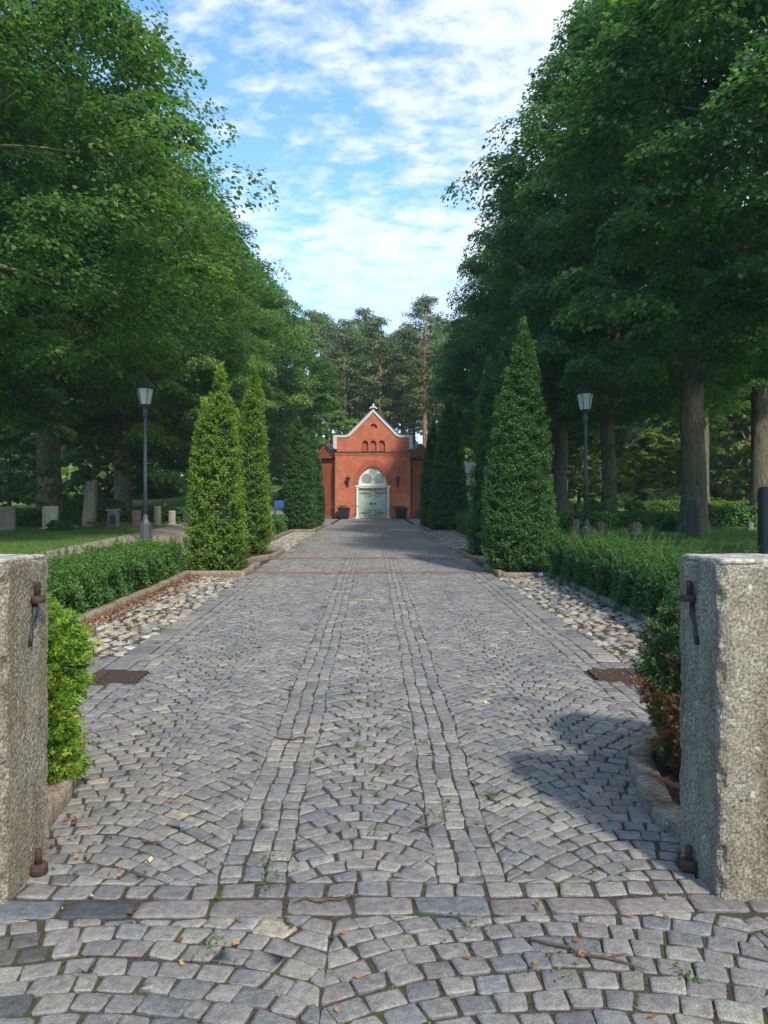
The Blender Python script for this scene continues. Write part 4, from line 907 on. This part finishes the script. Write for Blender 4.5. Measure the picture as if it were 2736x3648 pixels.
# side walls, body and roofs
b_ = MB(); b_.box(-2.775, -2.5, .452, 8, -.3, 4.9); b_.box(2.5, 2.775, .452, 8, -.3, 4.9); b_.box(-2.6, 2.6, 7.8, 8, -.3, 6); b_.build('side_wall', M['brick'], CH)
b_ = MB(); b_.add([(-2.7, .46, 5.6), (.04, .46, 7.7), (2.75, .46, 5.6), (-2.7, 9, 5.6), (.04, 9, 7.7), (2.75, 9, 5.6), (-2.7, .46, 4.9), (2.75, .46, 4.9), (-2.7, 9, 4.9), (2.75, 9, 4.9)], [(0, 1, 4, 3), (1, 2, 5, 4), (0, 3, 8, 6), (2, 7, 9, 5), (3, 4, 5, 9, 8)]); b_.build('roof', M['tin'], CH)
for s in (-1, 1):
    WG = []
    xi, xg0, xg1, xa, xo = 0, s * .06, s * 1.94, s * 1.0, s * 2.0
    WG.append(poly('wing_wall', [(xi, -.3), (xo, -.3), (xo, 4.45), (xi, 4.45)], [], 0, .35, M['brick2'], CH))
    WG.append(poly('wing_gable', [(xg0, 4.52), (xg1, 4.52), (xg1, 4.66), (xa, 5.42), (xg0, 4.66)], [], -.05, .3, M['brick2'], CH))
    WG.append(poly('wing_gable_trim', [(xg0 - s * .04, 4.6), (xg0 + s * .1, 4.6), (xa, 5.34), (xg1 - s * .1, 4.6), (xg1 + s * .06, 4.6), (xg1 + s * .06, 4.74), (xa, 5.56), (xg0 - s * .04, 4.74)], [], -.1, -.052, M['brick'], CH))
    b_ = MB(); x0_, x1_ = sorted((xi, xo + s * .04)); b_.box(x0_, x1_, -.16, 0, 4.42, 4.5); b_.box(x0_, x1_, -.09, -.0, 4.36, 4.418); WG.append(b_.build('wing_gutter', M['black'], CH))
    b_ = MB(); e1, e2 = (xg0 - s * .16, 4.68), (xg1 + s * .16, 4.68)
    b_.add([(e1[0], -.16, e1[1]), (xa, -.16, 5.64), (e2[0], -.16, e2[1]), (e1[0], 4.5, e1[1]), (xa, 4.5, 5.64), (e2[0], 4.5, e2[1]), (e1[0], -.16, e1[1] - .05), (xa, -.16, 5.59), (e2[0], -.16, e2[1] - .05)], [(0, 1, 4, 3), (1, 2, 5, 4), (0, 6, 7, 1), (1, 7, 8, 2)]); WG.append(b_.build('wing_roof', M['tin'], CH))
    b_ = MB(); b_.box(x0_, x1_ - .0, -.05, -.002, -.3, .18); WG.append(b_.build('plinth', M['stone'], CH))
    b_ = MB(); x2_, x3_ = sorted((xo - s * .3, xo)); b_.box(x2_, x3_, .352, 5, -.3, 4.45); WG.append(b_.build('wing_side_wall', M['brick2'], CH))
    for o_ in WG: o_.location = (s * 2.74, .3, 0); o_.rotation_euler = (0, 0, s * math.radians(37))
    xo2 = s * 2.86; b_ = MB(); b_.tube([(xo2, .22, 4.4), (xo2, .2, 4.1), (xo2, .14, 3.9), (xo2, .12, 3.7), (xo2, .1, .3), (xo2 + s * .05, 0, .18)], .045, 8); b_.build('downpipe', M['black'], CH, True)
# door surround
for s in (-1, 1):
    b_ = MB(); b_.box(*sorted((s * 1.02, s * 1.28)), -.02, .22, 0, .14); b_.lathe([(.115, .14), (.12, .2), (.1, .23), (.095, 2.12), (.1, 2.14)], 14, (s * 1.15, .07)); b_.lathe([(.1, 2.14), (.13, 2.17), (.11, 2.2), (.12, 2.28), (.16, 2.36)], 14, (s * 1.15, .07)); b_.box(*sorted((s * .995, s * 1.31)), -.06, .24, 2.362, 2.45); b_.build('door_column', M['white'], CH)
    b_ = MB(); b_.box(*sorted((s * 1.01, s * 1.04)), .23, .4, 0, 2.45); b_.build('door_jamb', M['white'], CH)
b_ = MB(); b_.box(-.99, .99, .1, .4, 2.27, 2.46); b_.box(-.985, .985, .06, .1, 2.38, 2.455); b_.build('door_lintel', M['white'], CH)
for s in (-1, 1):
    x0_, x1_ = sorted((s * .006, s * 1.0)); D = MB(); nb = 6
    for i in range(nb):
        a = x0_ + (x1_ - x0_) * i / nb; D.box(a + .003, a + (x1_ - x0_) / nb - .003, .28, .34, .03, 2.262)
    D.box(x0_, x1_, .31, .36, .02, 2.264); D = D.build('door', M['door'], CH)
    for zc_ in (cz(1083), cz(1251)):
        h = MB(); xe = s * .985; y = .265
        h.tube([(xe, y, zc_), (s * .13, y, zc_)], [.022, .016], 6)
        def br(x, l, up, k=1):
            h.tube([(s * x, y, zc_), (s * (x - l * .45), y, zc_ + up * l * .28), (s * (x - l * .8), y, zc_ + up * l * .75)], [.014, .012, .01], 5)
            for q in ((x - l * .8, .75), (x - l * .62, .85), (x - l * .95, .6)): h.lathe([(.002, zc_ + up * l * q[1] - .028), (.028, zc_ + up * l * q[1]), (.002, zc_ + up * l * q[1] + .028)], 6, (s * q[0], y))
        for x, l in ((.78, .33), (.55, .36), (.34, .26)):
            for up in (-1, 1): br(x, l, up)
        h.build('strap_hinge', M['black'], D)
    h = MB(); zc_ = cz(1172); h.lathe([(.02, zc_ - .09), (.05, zc_ - .05), (.045, zc_ + .04), (.02, zc_ + .08)], 8, (s * .12, .255)); h.tube([(s * .12, .23, zc_ + .02), (s * .25, .22, zc_ + .03)], [.022, .03], 6); h.build('handle', M['black'], D)
# tympanum with three rosettes
def circ(x, z, r_, zmin=None, n=24):
    pts = [(x + r_ * math.cos(2 * math.pi * i / n), z + r_ * math.sin(2 * math.pi * i / n)) for i in range(n)]
    return [(a, max(b, zmin)) if zmin is not None else (a, b) for a, b in pts]
ros = [(0.01, cz(905), .31, None), (cx_(728), cz(965), .41, 2.62), (cx_(828), cz(965), .41, 2.62)]
def circ2(x, z, r_, zmin, n=24):
    if zmin is None: return circ(x, z, r_)
    a0 = math.asin((zmin - z) / r_); return [(x + r_ * math.cos(a0 + (math.pi - 2 * a0) * i / n), z + r_ * math.sin(a0 + (math.pi - 2 * a0) * i / n)) for i in range(n + 1)]
tymo = arch(0, 1.055, 2.465, 2.47, 3.895)
TY = poly('tympanum', tymo, [circ2(*q) for q in ros], .18, .26, M['white'], CH)
for q in ros:
    G = poly('rosette_glass', circ2(q[0], q[1], q[2] + .01, q[3]), [], .235, .25, M['rose'], TY)
    lt = MB(); n = 9 if q[3] is None else 12
    for i in range(-4, 5):
        o = i * q[2] / 4.6; hw_ = math.sqrt(max(q[2] ** 2 - o * o, 0)) * .98
        for sg in (-1, 1):
            a = Vector((q[0] + (o - hw_ * 1) * .7071, 0, 0)); 
            p1 = (q[0] + .7071 * (o - hw_), q[1] + sg * .7071 * (o + hw_)); p2 = (q[0] + .7071 * (o + hw_), q[1] + sg * .7071 * (o - hw_))
            if q[3] is not None:
                (xa_, za_), (xb_, zb_) = p1, p2
                if za_ < q[3] and zb_ < q[3]: continue
                if za_ < q[3]: f_ = (q[3] - za_) / (zb_ - za_); xa_, za_ = xa_ + (xb_ - xa_) * f_, q[3]
                if zb_ < q[3]: f_ = (q[3] - zb_) / (za_ - zb_); xb_, zb_ = xb_ + (xa_ - xb_) * f_, q[3]
                p1, p2 = (xa_, za_), (xb_, zb_)
            if (p1[0] - p2[0]) ** 2 + (p1[1] - p2[1]) ** 2 < .003: continue
            lt.tube([(p1[0], .222, p1[1]), (p2[0], .222, p2[1])], .0085, 4)
    lt.build('tracery', M['white'], TY)
# wall lanterns (their own things on the chapel front)
def wlamp(x, lab):
    T = thing('wall_lantern', (p[0] + x, p[1], p[2] + cz(1020)), lab, 'wall lantern', 'black wall lanterns beside the chapel door')
    b_ = MB(); b_.box(-.05, .05, -.03, 0, -.05, .3); b_.tube([(0, -.02, .02), (0, -.14, -.02), (0, -.24, .08), (0, -.24, .26)], [.03, .035, .03, .025], 7); b_.tube([(0, -.02, .2), (0, -.12, .16), (0, -.2, .2)], [.015, .02, .015], 6); b_.build('bracket', M['black'], T, True)
    MB().lathe([(.08, .28), (.14, .5), (.135, .5)], 6, (0, -.24)).build('glass', M['rose'], T)
    b_ = MB()
    for k in range(6):
        a = k * math.pi / 3; b_.tube([(.085 * math.cos(a), -.24 + .085 * math.sin(a), .27), (.15 * math.cos(a), -.24 + .15 * math.sin(a), .5)], .012, 4)
    b_.lathe([(.09, .255), (.095, .285), (.05, .29)], 6, (0, -.24)); b_.build('frame', M['black'], T)
    MB().lathe([(.19, .5), (.18, .53), (.1, .62), (.05, .66), (.02, .7), (.015, .86), (.005, .88)], 12, (0, -.24)).build('cap', M['black'], T, True)
wlamp(cx_(568), 'black bracket lantern on the brick wall left of the chapel door')
wlamp(cx_(988), 'black bracket lantern on the brick wall right of the chapel door')
# planters
def flowers(name, T, n, R, z, cols_, seed, mtl):
    r = np.random.default_rng(seed); Cn = np.stack([r.normal(0, R * .5, n), r.normal(0, R * .35, n), z + r.uniform(0, .2, n)], 1)
    V_, F_, tn = clumps(Cn, norm(Cn * [1, 1, 0] + 1e-3), .12, 26, .07, r); mk('foliage', V_, F_, M['weed'], T, tone=tn)
    b_ = MB()
    for c in Cn[:n // 2 + 2]:
        q = c + [r.normal(0, .04), -.08, .08]; b_.lathe([(.005, q[2] - .015), (.03, q[2]), (.005, q[2] + .015)], 6, (q[0], q[1]))
    b_.build('blossoms', mtl, T)
M['petal_p'] = simple('pink_petals', (.7, .42, .45), (.6, .3, .34), 9); M['petal_y'] = simple('cream_petals', (.7, .62, .4), (.65, .5, .25), 9); M['petal_r'] = simple('red_petals', (.6, .06, .03), (.5, .05, .03), 9)
for c, lab, mt_, sd in ((536, 'black tapered tub with cream and yellow flowers left of the chapel door', 'petal_y', 3), (1015, 'black tapered tub with pale pink flowers right of the chapel door', 'petal_p', 4)):
    T = thing('flower_tub', (p[0] + cx_(c), p[1] - .75, float(pz(p[1] - .75))), lab, 'planter', 'flower tubs at the chapel door')
    b_ = MB(); b_.lathe([(.47, .05), (.62, .76), (.66, .76), (.66, .84), (.57, .84), (.55, .74)], 4, (0, 0), math.pi / 4); b_.build('tub', M['black'], T)
    for sx in (-.22, .22):
        for sy in (-.22, .22): MB().box(sx - .06, sx + .06, sy - .06, sy + .06, 0, .055).build('foot', M['black'], T)
    MB().box(-.38, .38, -.38, .38, .7, .77).build('soil', M['soil'], T); flowers('x', T, 16, .62, .82, None, sd, M[mt_])
# wooden bin by the right wing
T = thing('wooden_box', (p[0] + cx_(1166), p[1] - .1, float(pz(57.9))), 'small brown slatted wooden box at the foot of the right chapel wing', 'wooden box')
b_ = MB()
for i in range(5): b_.box(-.24, .24, -.24, -.215, .06 + i * .1, .145 + i * .1); b_.box(-.24, -.215, -.214, .24, .06 + i * .1, .145 + i * .1); b_.box(.215, .24, -.214, .24, .06 + i * .1, .145 + i * .1)
b_.box(-.21, .21, -.21, .21, .02, .5); b_.build('body', M['wood'], T); MB().box(-.28, .28, -.28, .28, .565, .61).build('lid', M['wood'], T)

# ---------------------------------------------------------------- outbuildings
a = W(1635, 1830, 66); B = thing('white_building', (a[0] + 1.1, a[1] + 2, float(gz(np.array(a[0]), np.array(a[1]))) - .1), 'low white rendered building glimpsed between the right-hand thujas', 'building')
poly('wall', [(-1.6, 0), (2.2, 0), (2.2, 2.5), (-1.6, 2.5)], [[(-.95, .95), (-.25, .95), (-.25, 1.5), (-.95, 1.5)]], -2, -1.8, M['render'], B)
b_ = MB(); b_.box(-1.6, -1.4, -1.798, 2, 0, 2.5); b_.box(2.0, 2.2, -1.798, 2, 0, 2.5); b_.box(-1.398, 1.998, 1.8, 2, 0, 2.5); b_.build('side_wall', M['render'], B)
wv = MB(); wv.box(-1.0, -.2, -2.03, -1.985, .9, .95); wv.box(-1.0, -.95, -2.03, -1.985, .951, 1.5); wv.box(-.25, -.2, -2.03, -1.985, .951, 1.5); wv.box(-1.0, -.2, -2.03, -1.985, 1.501, 1.55); wv = wv.build('window', M['white'], B); MB().box(-.97, -.23, -1.9, -1.88, .93, 1.52).build('pane', M['stone_dark'], wv)
b_ = MB(); b_.add([(-1.9, -2.3, 2.52), (2.5, -2.3, 2.52), (2.5, 0, 3.6), (-1.9, 0, 3.6), (-1.9, 2.3, 2.52), (2.5, 2.3, 2.52)], [(0, 1, 2, 3), (3, 2, 5, 4), (0, 3, 4), (1, 5, 2)]); b_.build('roof', M['tin'], B)
a = W(1975, 1830, 52); S = thing('small_shelter', (a[0], a[1], float(gz(np.array(a[0]), np.array(a[1])))), 'small shelter with dark roof and white posts right of the big thuja', 'shelter')
b_ = MB(); b_.add([(-1.1, -1, 1.9), (.75, -1, 1.9), (.75, 0, 2.6), (-1.1, 0, 2.6), (-1.1, 1, 1.9), (.75, 1, 1.9), (-1.1, -1, 1.82), (.75, -1, 1.82), (.75, 1, 1.82), (-1.1, 1, 1.82)], [(0, 1, 2, 3), (3, 2, 5, 4), (6, 7, 1, 0), (7, 8, 5, 2, 1), (9, 6, 0, 3, 4), (6, 9, 8, 7)]); b_.build('roof', M['tin'], S)
for x in (-.95, .6):
    for y in (-.9, .9): MB().box(x - .05, x + .05, y - .05, y + .05, -.2, 1.818).build('post', M['white'], S)
MB().box(-.85, .5, .5, .6, 0, 1.7).build('back_board', M['wood'], S)
# pale bollard light
a = W(2142, 1830, 50); T = thing('bollard_light', (a[0], a[1], float(gz(np.array(a[0]), np.array(a[1])))), 'slim white standpipe light on the far right lawn left of the leafy trunk', 'bollard light')
MB().lathe([(.06, -.2), (.055, 2.45)], 10).build('pole', M['white'], T, True); MB().lathe([(.09, 2.45), (.17, 2.56), (.14, 2.68), (.02, 2.72)], 12).build('head', M['white'], T, True)
# blue bench
a = W(996, 1830, 50); T = thing('blue_bench', (a[0], a[1], float(gz(np.array(a[0]), np.array(a[1])))), 'blue bench partly visible between the left-hand thujas', 'bench')
MB().box(-.36, .36, -.22, .22, .62, .68).build('seat', M['blue'], T); MB().box(-.36, .36, .23, .27, .7, 1.15).build('backrest', M['blue'], T)
for x in (-.3, .3): MB().box(x - .035, x + .035, -.2, .2, -.2, .618).build('leg', M['blue'], T)

# ---------------------------------------------------------------- gravestones
GG_L = 'gravestones on the left lawn'; GG_R = 'gravestones on the right lawn'
def stone(px0, px1, ytop, ybase, d, mtl, label, group, shape='slab', th=.16, rz=0, lean=0, seed=0, sink=True):
    c = (px0 + px1) / 2; x, y, z = W(c, 1830, d); g = float(gz(np.array(x), np.array(y))); wd = (px1 - px0) / FPX * d; top = W(c, ytop, d)[2]; h = top - g
    T = thing('gravestone', (x, y, g), label, 'gravestone', group, rz)
    if shape == 'slab': v, f = rough_block(-wd / 2, wd / 2, -th / 2, th / 2, -.1, h, .08, .008, seed, .02, (lean, 0)); mk('headstone', v, f, mtl, T, smooth=True)
    elif shape == 'mono':
        v, f = rough_block(-wd / 2, wd / 2, -th / 2, th / 2, -.1, h, .09, .02, seed, .05, (lean, 0)); t_ = np.clip(v[:, 2] / h, 0, 1); v[:, 0] = lean * v[:, 2] + (v[:, 0] - lean * v[:, 2]) * (1 - .25 * t_); v[:, 2] += .25 * (v[:, 0] - lean * v[:, 2]) * (t_ > .8); mk('headstone', v, f, mtl, T, smooth=True)
    elif shape in ('round', 'point'):
        w2 = wd / 2; n = 10
        if shape == 'round': o = [(-w2, -.1), (w2, -.1)] + [(w2 * math.cos(math.pi * i / n), h - w2 * .6 + w2 * .6 * math.sin(math.pi * i / n)) for i in range(n + 1)]
        else: o = [(-w2, -.1), (w2, -.1), (w2 * .96, h * .74), (w2 * .5, h * .93), (0.05 * w2, h), (-w2 * .6, h * .9), (-w2, h * .72)]
        poly('headstone', o, [], -th / 2, th / 2, mtl, T)
    elif shape == 'box':
        MB().box(-wd / 2, wd / 2, -.12, .12, -.1, h - .08, .02).build('headstone', mtl, T); MB().box(-wd / 2 - .04, wd / 2 + .04, -.16, .16, h - .078, h, .015).build('cap', mtl, T); MB().box(-wd * .26, wd * .26, -.135, -.11, .1, h - .2).build('plaque', M['stone_dark'], T)
    if shape not in ('mono',): MB().box(-wd / 2 - .06, wd / 2 + .06, -th / 2 - .08, th / 2 + .08, -.15, .05, .015).build('base', mtl, T)
    return T
c2 = lambda x: x / 2.37; d2 = lambda y: 1200 + y / 2.37
stone(c2(-40), c2(130), d2(1432), 0, 27.5, M['stone'], 'wide squared grey-brown headstone at the left edge of the lawn', GG_L, th=.2, seed=1)
stone(c2(365), c2(490), d2(1430), 0, 28, M['stone_light'], 'pale upright headstone with a shrub at its foot below the thick trunk', GG_L, th=.2, seed=2)
stone(c2(695), c2(805), d2(1212), 0, 30, M['stone'], 'tall rough leaning stone pillar, the tallest grave on the left lawn', GG_L, 'mono', .3, 0, .06, 3)
stone(c2(912), c2(1008), d2(1455), 0, 29.5, M['stone'], 'grey boxy headstone with cap slab and dark plaque', GG_L, 'box', .24)
stone(c2(1112), c2(1190), d2(1462), 0, 30, M['stone_red'], 'dull brownish headstone directly left of the lamp pole', GG_L, th=.15, seed=5)
stone(c2(1305), c2(1360), d2(1430), 0, 30.5, M['stone'], 'narrow tall headstone directly right of the lamp pole', GG_L, th=.18, seed=6)
stone(c2(1425), c2(1482), d2(1466), 0, 31, M['stone_light'], 'small whitish headstone near the bright thuja', GG_L, th=.15, seed=7)
stone(c2(1555), c2(1608), d2(1450), 0, 31, M['stone_dark'], 'dark headstone closest to the bright thuja', GG_L, 'point', .15, seed=8)
stone(c2(505), c2(560), d2(1333), 0, 44, M['stone_dark'], 'small black headstone far behind, right of the thick trunk', GG_L, th=.15, seed=9)
stone(c2(812), c2(915), d2(1385), 0, 36, M['stone_dark'], 'low dark rounded headstone behind the leaning pillar', GG_L, 'round', .15)
stone(c2(1368), c2(1412), d2(1370), 0, 44, M['stone_light'], 'small white stone far behind between lamp pole and thuja', GG_L, th=.15, seed=10)
c5 = lambda x: 1900 + x / 1.985; d5 = lambda y: 1200 + y / 1.985
stone(c5(278), c5(322), d5(1288), 0, 26, M['stone_red'], 'small round-topped reddish headstone left of the right lamp post', GG_R, 'round', .16)
stone(c5(455), c5(500), d5(1310), 0, 26, M['stone_red'], 'small square reddish headstone just right of the right lamp post', GG_R, th=.2, seed=12)
stone(c5(690), c5(765), d5(1305), 0, 25, M['stone_red'], 'grey-brown pointed headstone midway between lamp post and big trunk', GG_R, 'point', .2)
stone(c5(1092), c5(1165), d5(1148), 0, 24.2, M['stone_dark'], 'tall dark pointed grave slab in front of the broad lime trunk', GG_R, 'point', .26, -.3)
stone(c5(1603), c5(1720), d5(1062), 0, 17, M['stone_dark'], 'large black grave monument cut by the right edge of the photo', GG_R, th=.25, seed=14)
stone(c5(1515), c5(1552), d5(1310), 0, 28, M['stone_light'], 'small whitish headstone beside the black monument on the right', GG_R, th=.14, seed=15)
for i, (xa, xb, yt_, d, mt_, lab) in enumerate(((780, 800, 1284, 40, 'stone_light', 'tiny pale upright stone in the shade left of the big trunk'), (815, 852, 1256, 41, 'stone_red', 'small dark red stone left of two lower blocks behind the hedge'), (900, 936, 1266, 41, 'stone_light', 'low pale block in the dark row behind the grave hedge'), (985, 1035, 1268, 40, 'stone_dark', 'low dark block next to the big trunk, end of the far row'), (1425, 1497, 1200, 50, 'stone_light', 'flat pale boxy stone on the sunny far lawn'), (290, 306, 1182, 40, 'stone_dark', 'thin dark post-like stone beside the slim trunk'), (311, 330, 1215, 39, 'stone_light', 'thin pale upright stone beside the slim trunk'), (885, 925, 1213, 50, 'stone_light', 'low rounded white stone on the sunlit hedge line'))):
    stone(c5(xa), c5(xb), d5(yt_), 0, d, M[mt_], lab, GG_R, th=.15, seed=20 + i)
# shrubs and flowers by the graves
def shrub(px, d, R, H, mt_, label, seed, L=.07):
    x, y, _ = W(px, 1830, d); r = np.random.default_rng(seed); T = thing('shrub', (x, y, float(gz(np.array(x), np.array(y)))), label, 'shrub'); nc = 70
    Cn = norm(r.normal(0, 1, (nc, 3))) * [R, R * .8, H * .6] * r.uniform(.6, 1, (nc, 1)); Cn[:, 2] = abs(Cn[:, 2]) + .1
    V_, F_, tn = clumps(Cn, norm(Cn), R * .3, 60, L, r); mk('foliage', V_, F_, M[mt_], T, tone=tn)
    MB().tube([(0, 0, -.1), (0, 0, H * .5)], [.04, .02], 6).build('stem', M['twig'], T)
shrub(c2(500), 26.8, .42, .5, 'thuja_dark', 'low spreading evergreen shrub beside the pale headstone', 1)
shrub(c2(215), 30, .75, .9, 'hedge', 'leafy shrub between the two leftmost headstones', 2)
shrub(c2(560), 31, .45, .8, 'hedge', 'green shrub right of the thick left trunk', 3)
shrub(c5(1000), 27, .5, .5, 'lime_dark', 'dark low shrub just left of the broad right trunk', 4)
shrub(c5(440), 40, .7, 1.2, 'young', 'bright leafy shrub left of the knotty right trunk', 5)
x, y, _ = W(c2(830), 1830, 28.8); T = thing('grave_flowers', (x, y, float(gz(np.array(x), np.array(y)))), 'red and white flowers on the ground at the leaning pillar', 'flowers'); flowers('x', T, 12, .5, .05, None, 9, M['petal_r'])

# ---------------------------------------------------------------- grass, litter, weeds (uncountable)
r = np.random.default_rng(77)
n = 90000; X = np.concatenate([r.uniform(-20, -7.65, n // 2), r.uniform(4.9, 22, n // 2)]); Y = 8 + 34 * r.random(n) ** .8
P = np.stack([X, Y, gz(X, Y) + .03], 1); T_ = norm(np.stack([r.normal(0, .3, n), r.normal(0, .3, n), np.ones(n)], 1)); Nn = norm(np.stack([r.normal(0, 1, n), r.normal(0, 1, n), np.full(n, .2)], 1))
V_, F_ = leafq(P, Nn, r.uniform(.05, .11, n), .016, r, T_, 0)
tag(mk('lawn_grass', V_, F_, M['weed'], tone=r.uniform(0, .8, n)), 'short green grass growing over the cemetery lawns', 'grass', kind='stuff')
# weeds in the joints
cw = []
for k in range(420):
    s = r.choice([-1, 1]); 
    if r.random() < .6: x = s * (2.3 + abs(r.normal(0, .22))); y = 4 + 40 * r.random() ** 1.3
    else: x = r.choice([-.63, .63, .33, -.33, 0, 1.2, -1.4, 2.0, -2.]) + r.normal(0, .12); y = 2.5 + 30 * r.random() ** 1.5
    if r.random() < .25: x = s * r.uniform(2.0, 2.9); y = r.uniform(22, 34)
    cw.append((x, y))
cw = np.array(cw); nl = 22; i = np.repeat(np.arange(len(cw)), nl); n = len(i); sz = r.uniform(.015, .05, len(cw))[i]
P = np.stack([cw[i, 0] + r.normal(0, 1, n) * sz, cw[i, 1] + r.normal(0, 1.4, n) * sz, np.where(cw[i, 1] > 3, pz(cw[i, 1]), 0) + .006 + r.random(n) * sz * .5], 1)
V_, F_ = leafq(P, norm(np.array([[0, 0, 1.]]) + r.normal(0, .5, (n, 3))), r.uniform(.012, .03, n), .012, r)
tag(mk('weeds', V_, F_, M['weed'], tone=r.random(n)), 'small green weeds sprouting from the joints between setts', 'weeds', kind='stuff')
# moss threads along joints
n = 60000; qi = r.integers(0, len(Q), n); ed = r.integers(0, 4, n); tt = r.random(n); cw_ = (np.abs(cen[qi, 0]) > 1.9) | (r.random(n) < .35)
pa = Q[qi, ed]; pb = Q[qi, (ed + 1) % 4]; pm = pa + (pb - pa) * tt[:, None]; pm = pm + (pm - cen[qi]) * .09; pm = pm[cw_]; n = len(pm)
P = np.stack([pm[:, 0], pm[:, 1], np.where(pm[:, 1] > 3, pz(pm[:, 1]), 0) - .006], 1)
V_, F_ = leafq(P, norm(np.array([[0, 0, 1.]]) + r.normal(0, .35, (n, 3))), r.uniform(.008, .022, n), .01, r)
tag(mk('joint_moss', V_, F_, M['hedge'], tone=r.random(n) * .8), 'dark green moss filling the joints of the paving', 'moss', kind='stuff')
# fallen leaves
A_ = [np.stack([-3.5 + np.abs(r.normal(0, .16, 1100)), r.uniform(7.9, 15.4, 1100)], 1), np.stack([r.uniform(-3.5, -2.55, 260), r.uniform(8, 15.3, 260)], 1), np.stack([r.uniform(2.55, 3.5, 160), r.uniform(8, 15.3, 160)], 1),
      np.stack([r.uniform(-3, 3, 420), 2.2 + 14 * r.random(420) ** 1.4], 1), np.stack([r.normal(1.8, .3, 60), r.normal(5, .5, 60)], 1), np.stack([r.normal(2.3, .3, 60), r.normal(7.1, .25, 60)], 1), np.stack([r.normal(-1.5, .2, 50), r.normal(3.75, .2, 50)], 1), np.stack([r.uniform(-2.5, -1.75, 120), r.uniform(3.8, 5, 120)], 1)]
A_ = np.concatenate(A_); n = len(A_); strip = (np.abs(A_[:, 0]) > 2.5) & (A_[:, 1] > 7.9); P = np.stack([A_[:, 0], A_[:, 1], np.where(A_[:, 1] > 3, pz(A_[:, 1]), 0) + .01 + strip * .035 + r.random(n) * .008], 1)
V_, F_ = leafq(P, norm(np.array([[0, 0, 1.]]) + r.normal(0, .35, (n, 3))), r.uniform(.018, .05, n) * (.75 + .65 * strip), r.uniform(.012, .035, n), r, None, .2)
tag(mk('fallen_leaves', V_, F_, M['dead'], tone=r.random(n)), 'dry reddish leaves scattered on the cobbles and path', 'leaves', kind='stuff')
# twigs on the paving
def twig(x, y, rot, L, label, seed, mtw='twig'):
    r_ = np.random.default_rng(seed); z = (float(pz(y)) if y > 3 else 0) + .012; T = thing('twig', (x, y, z), label, 'twig', 'twigs lying on the paving', rot); b_ = MB()
    pts = [(i * L / 6 - L / 2, r_.normal(0, L * .04), abs(r_.normal(0, .004))) for i in range(7)]; b_.tube(pts, [.003, .006, .006, .005, .005, .004, .002], 6)
    for k in (2, 4): q = pts[k]; b_.tube([q, (q[0] + L * .15, q[1] + L * .12 * (-1) ** (k // 2), .008)], [.004, .0015], 5)
    b_.build('stick', M[mtw], T, True)
def G(px, py):
    d = 3.0
    for _ in range(30):
        x, y, _z = W(px, 1830, d); d = (EYE - (float(pz(y)) if y > 3 else 0)) * FPX / (py - HOR)
    x, y, _z = W(px, 1830, d); return x, y
x, y = G(2090, 3410); twig(x, y, -.45, .42, 'long dry brown twig on the setts before the right gatepost', 1)
x, y = G(1520, 2955); twig(x, y, .6, .2, 'broken pale wood splinter near the middle of the gateway', 2)
x, y = G(1045, 2637); twig(x, y, .1, .26, 'dry stick lying across the left straight rows of setts', 3)
x, y = G(1170, 3210); twig(x, y, .15, .28, 'thin reddish twig on the blue threshold stones', 4)
x, y = G(540, 3010); twig(x, y, -.4, .12, 'short twig left on the setts near the left gatepost', 5)
x, y = G(1025, 3290); twig(x, y, 1.9, .12, 'curved dark twig just in front of the threshold stones', 6)
# scrap of paper
x, y = 3.3, 15.2; T = thing('paper_scrap', (x, y, float(pz(y)) + .03), 'small crumpled white paper at the foot of the big right thuja', 'litter')
v, f = rough_block(-.05, .05, -.04, .04, 0, .08, .02, .018, 5, .03); mk('crumpled_sheet', v, f, M['white'], T)

# ---------------------------------------------------------------- air
m = bpy.data.materials.new('haze'); m.use_nodes = True; t = m.node_tree; t.nodes.clear()
pv = N(t, 'ShaderNodeVolumePrincipled', i_Density=0.00045); pv.inputs['Color'].default_value = (.66, .82, 1, 1); pv.inputs['Anisotropy'].default_value = 0.0
o_ = N(t, 'ShaderNodeOutputMaterial'); t.links.new(pv.outputs[0], o_.inputs['Volume'])
hz = MB().box(-405, 405, -205, 605, -3, 36).build('haze', m); tag(hz, 'thin pale summer haze in the air over the avenue', 'haze', kind='stuff')
SC.cycles.volume_bounces = 0
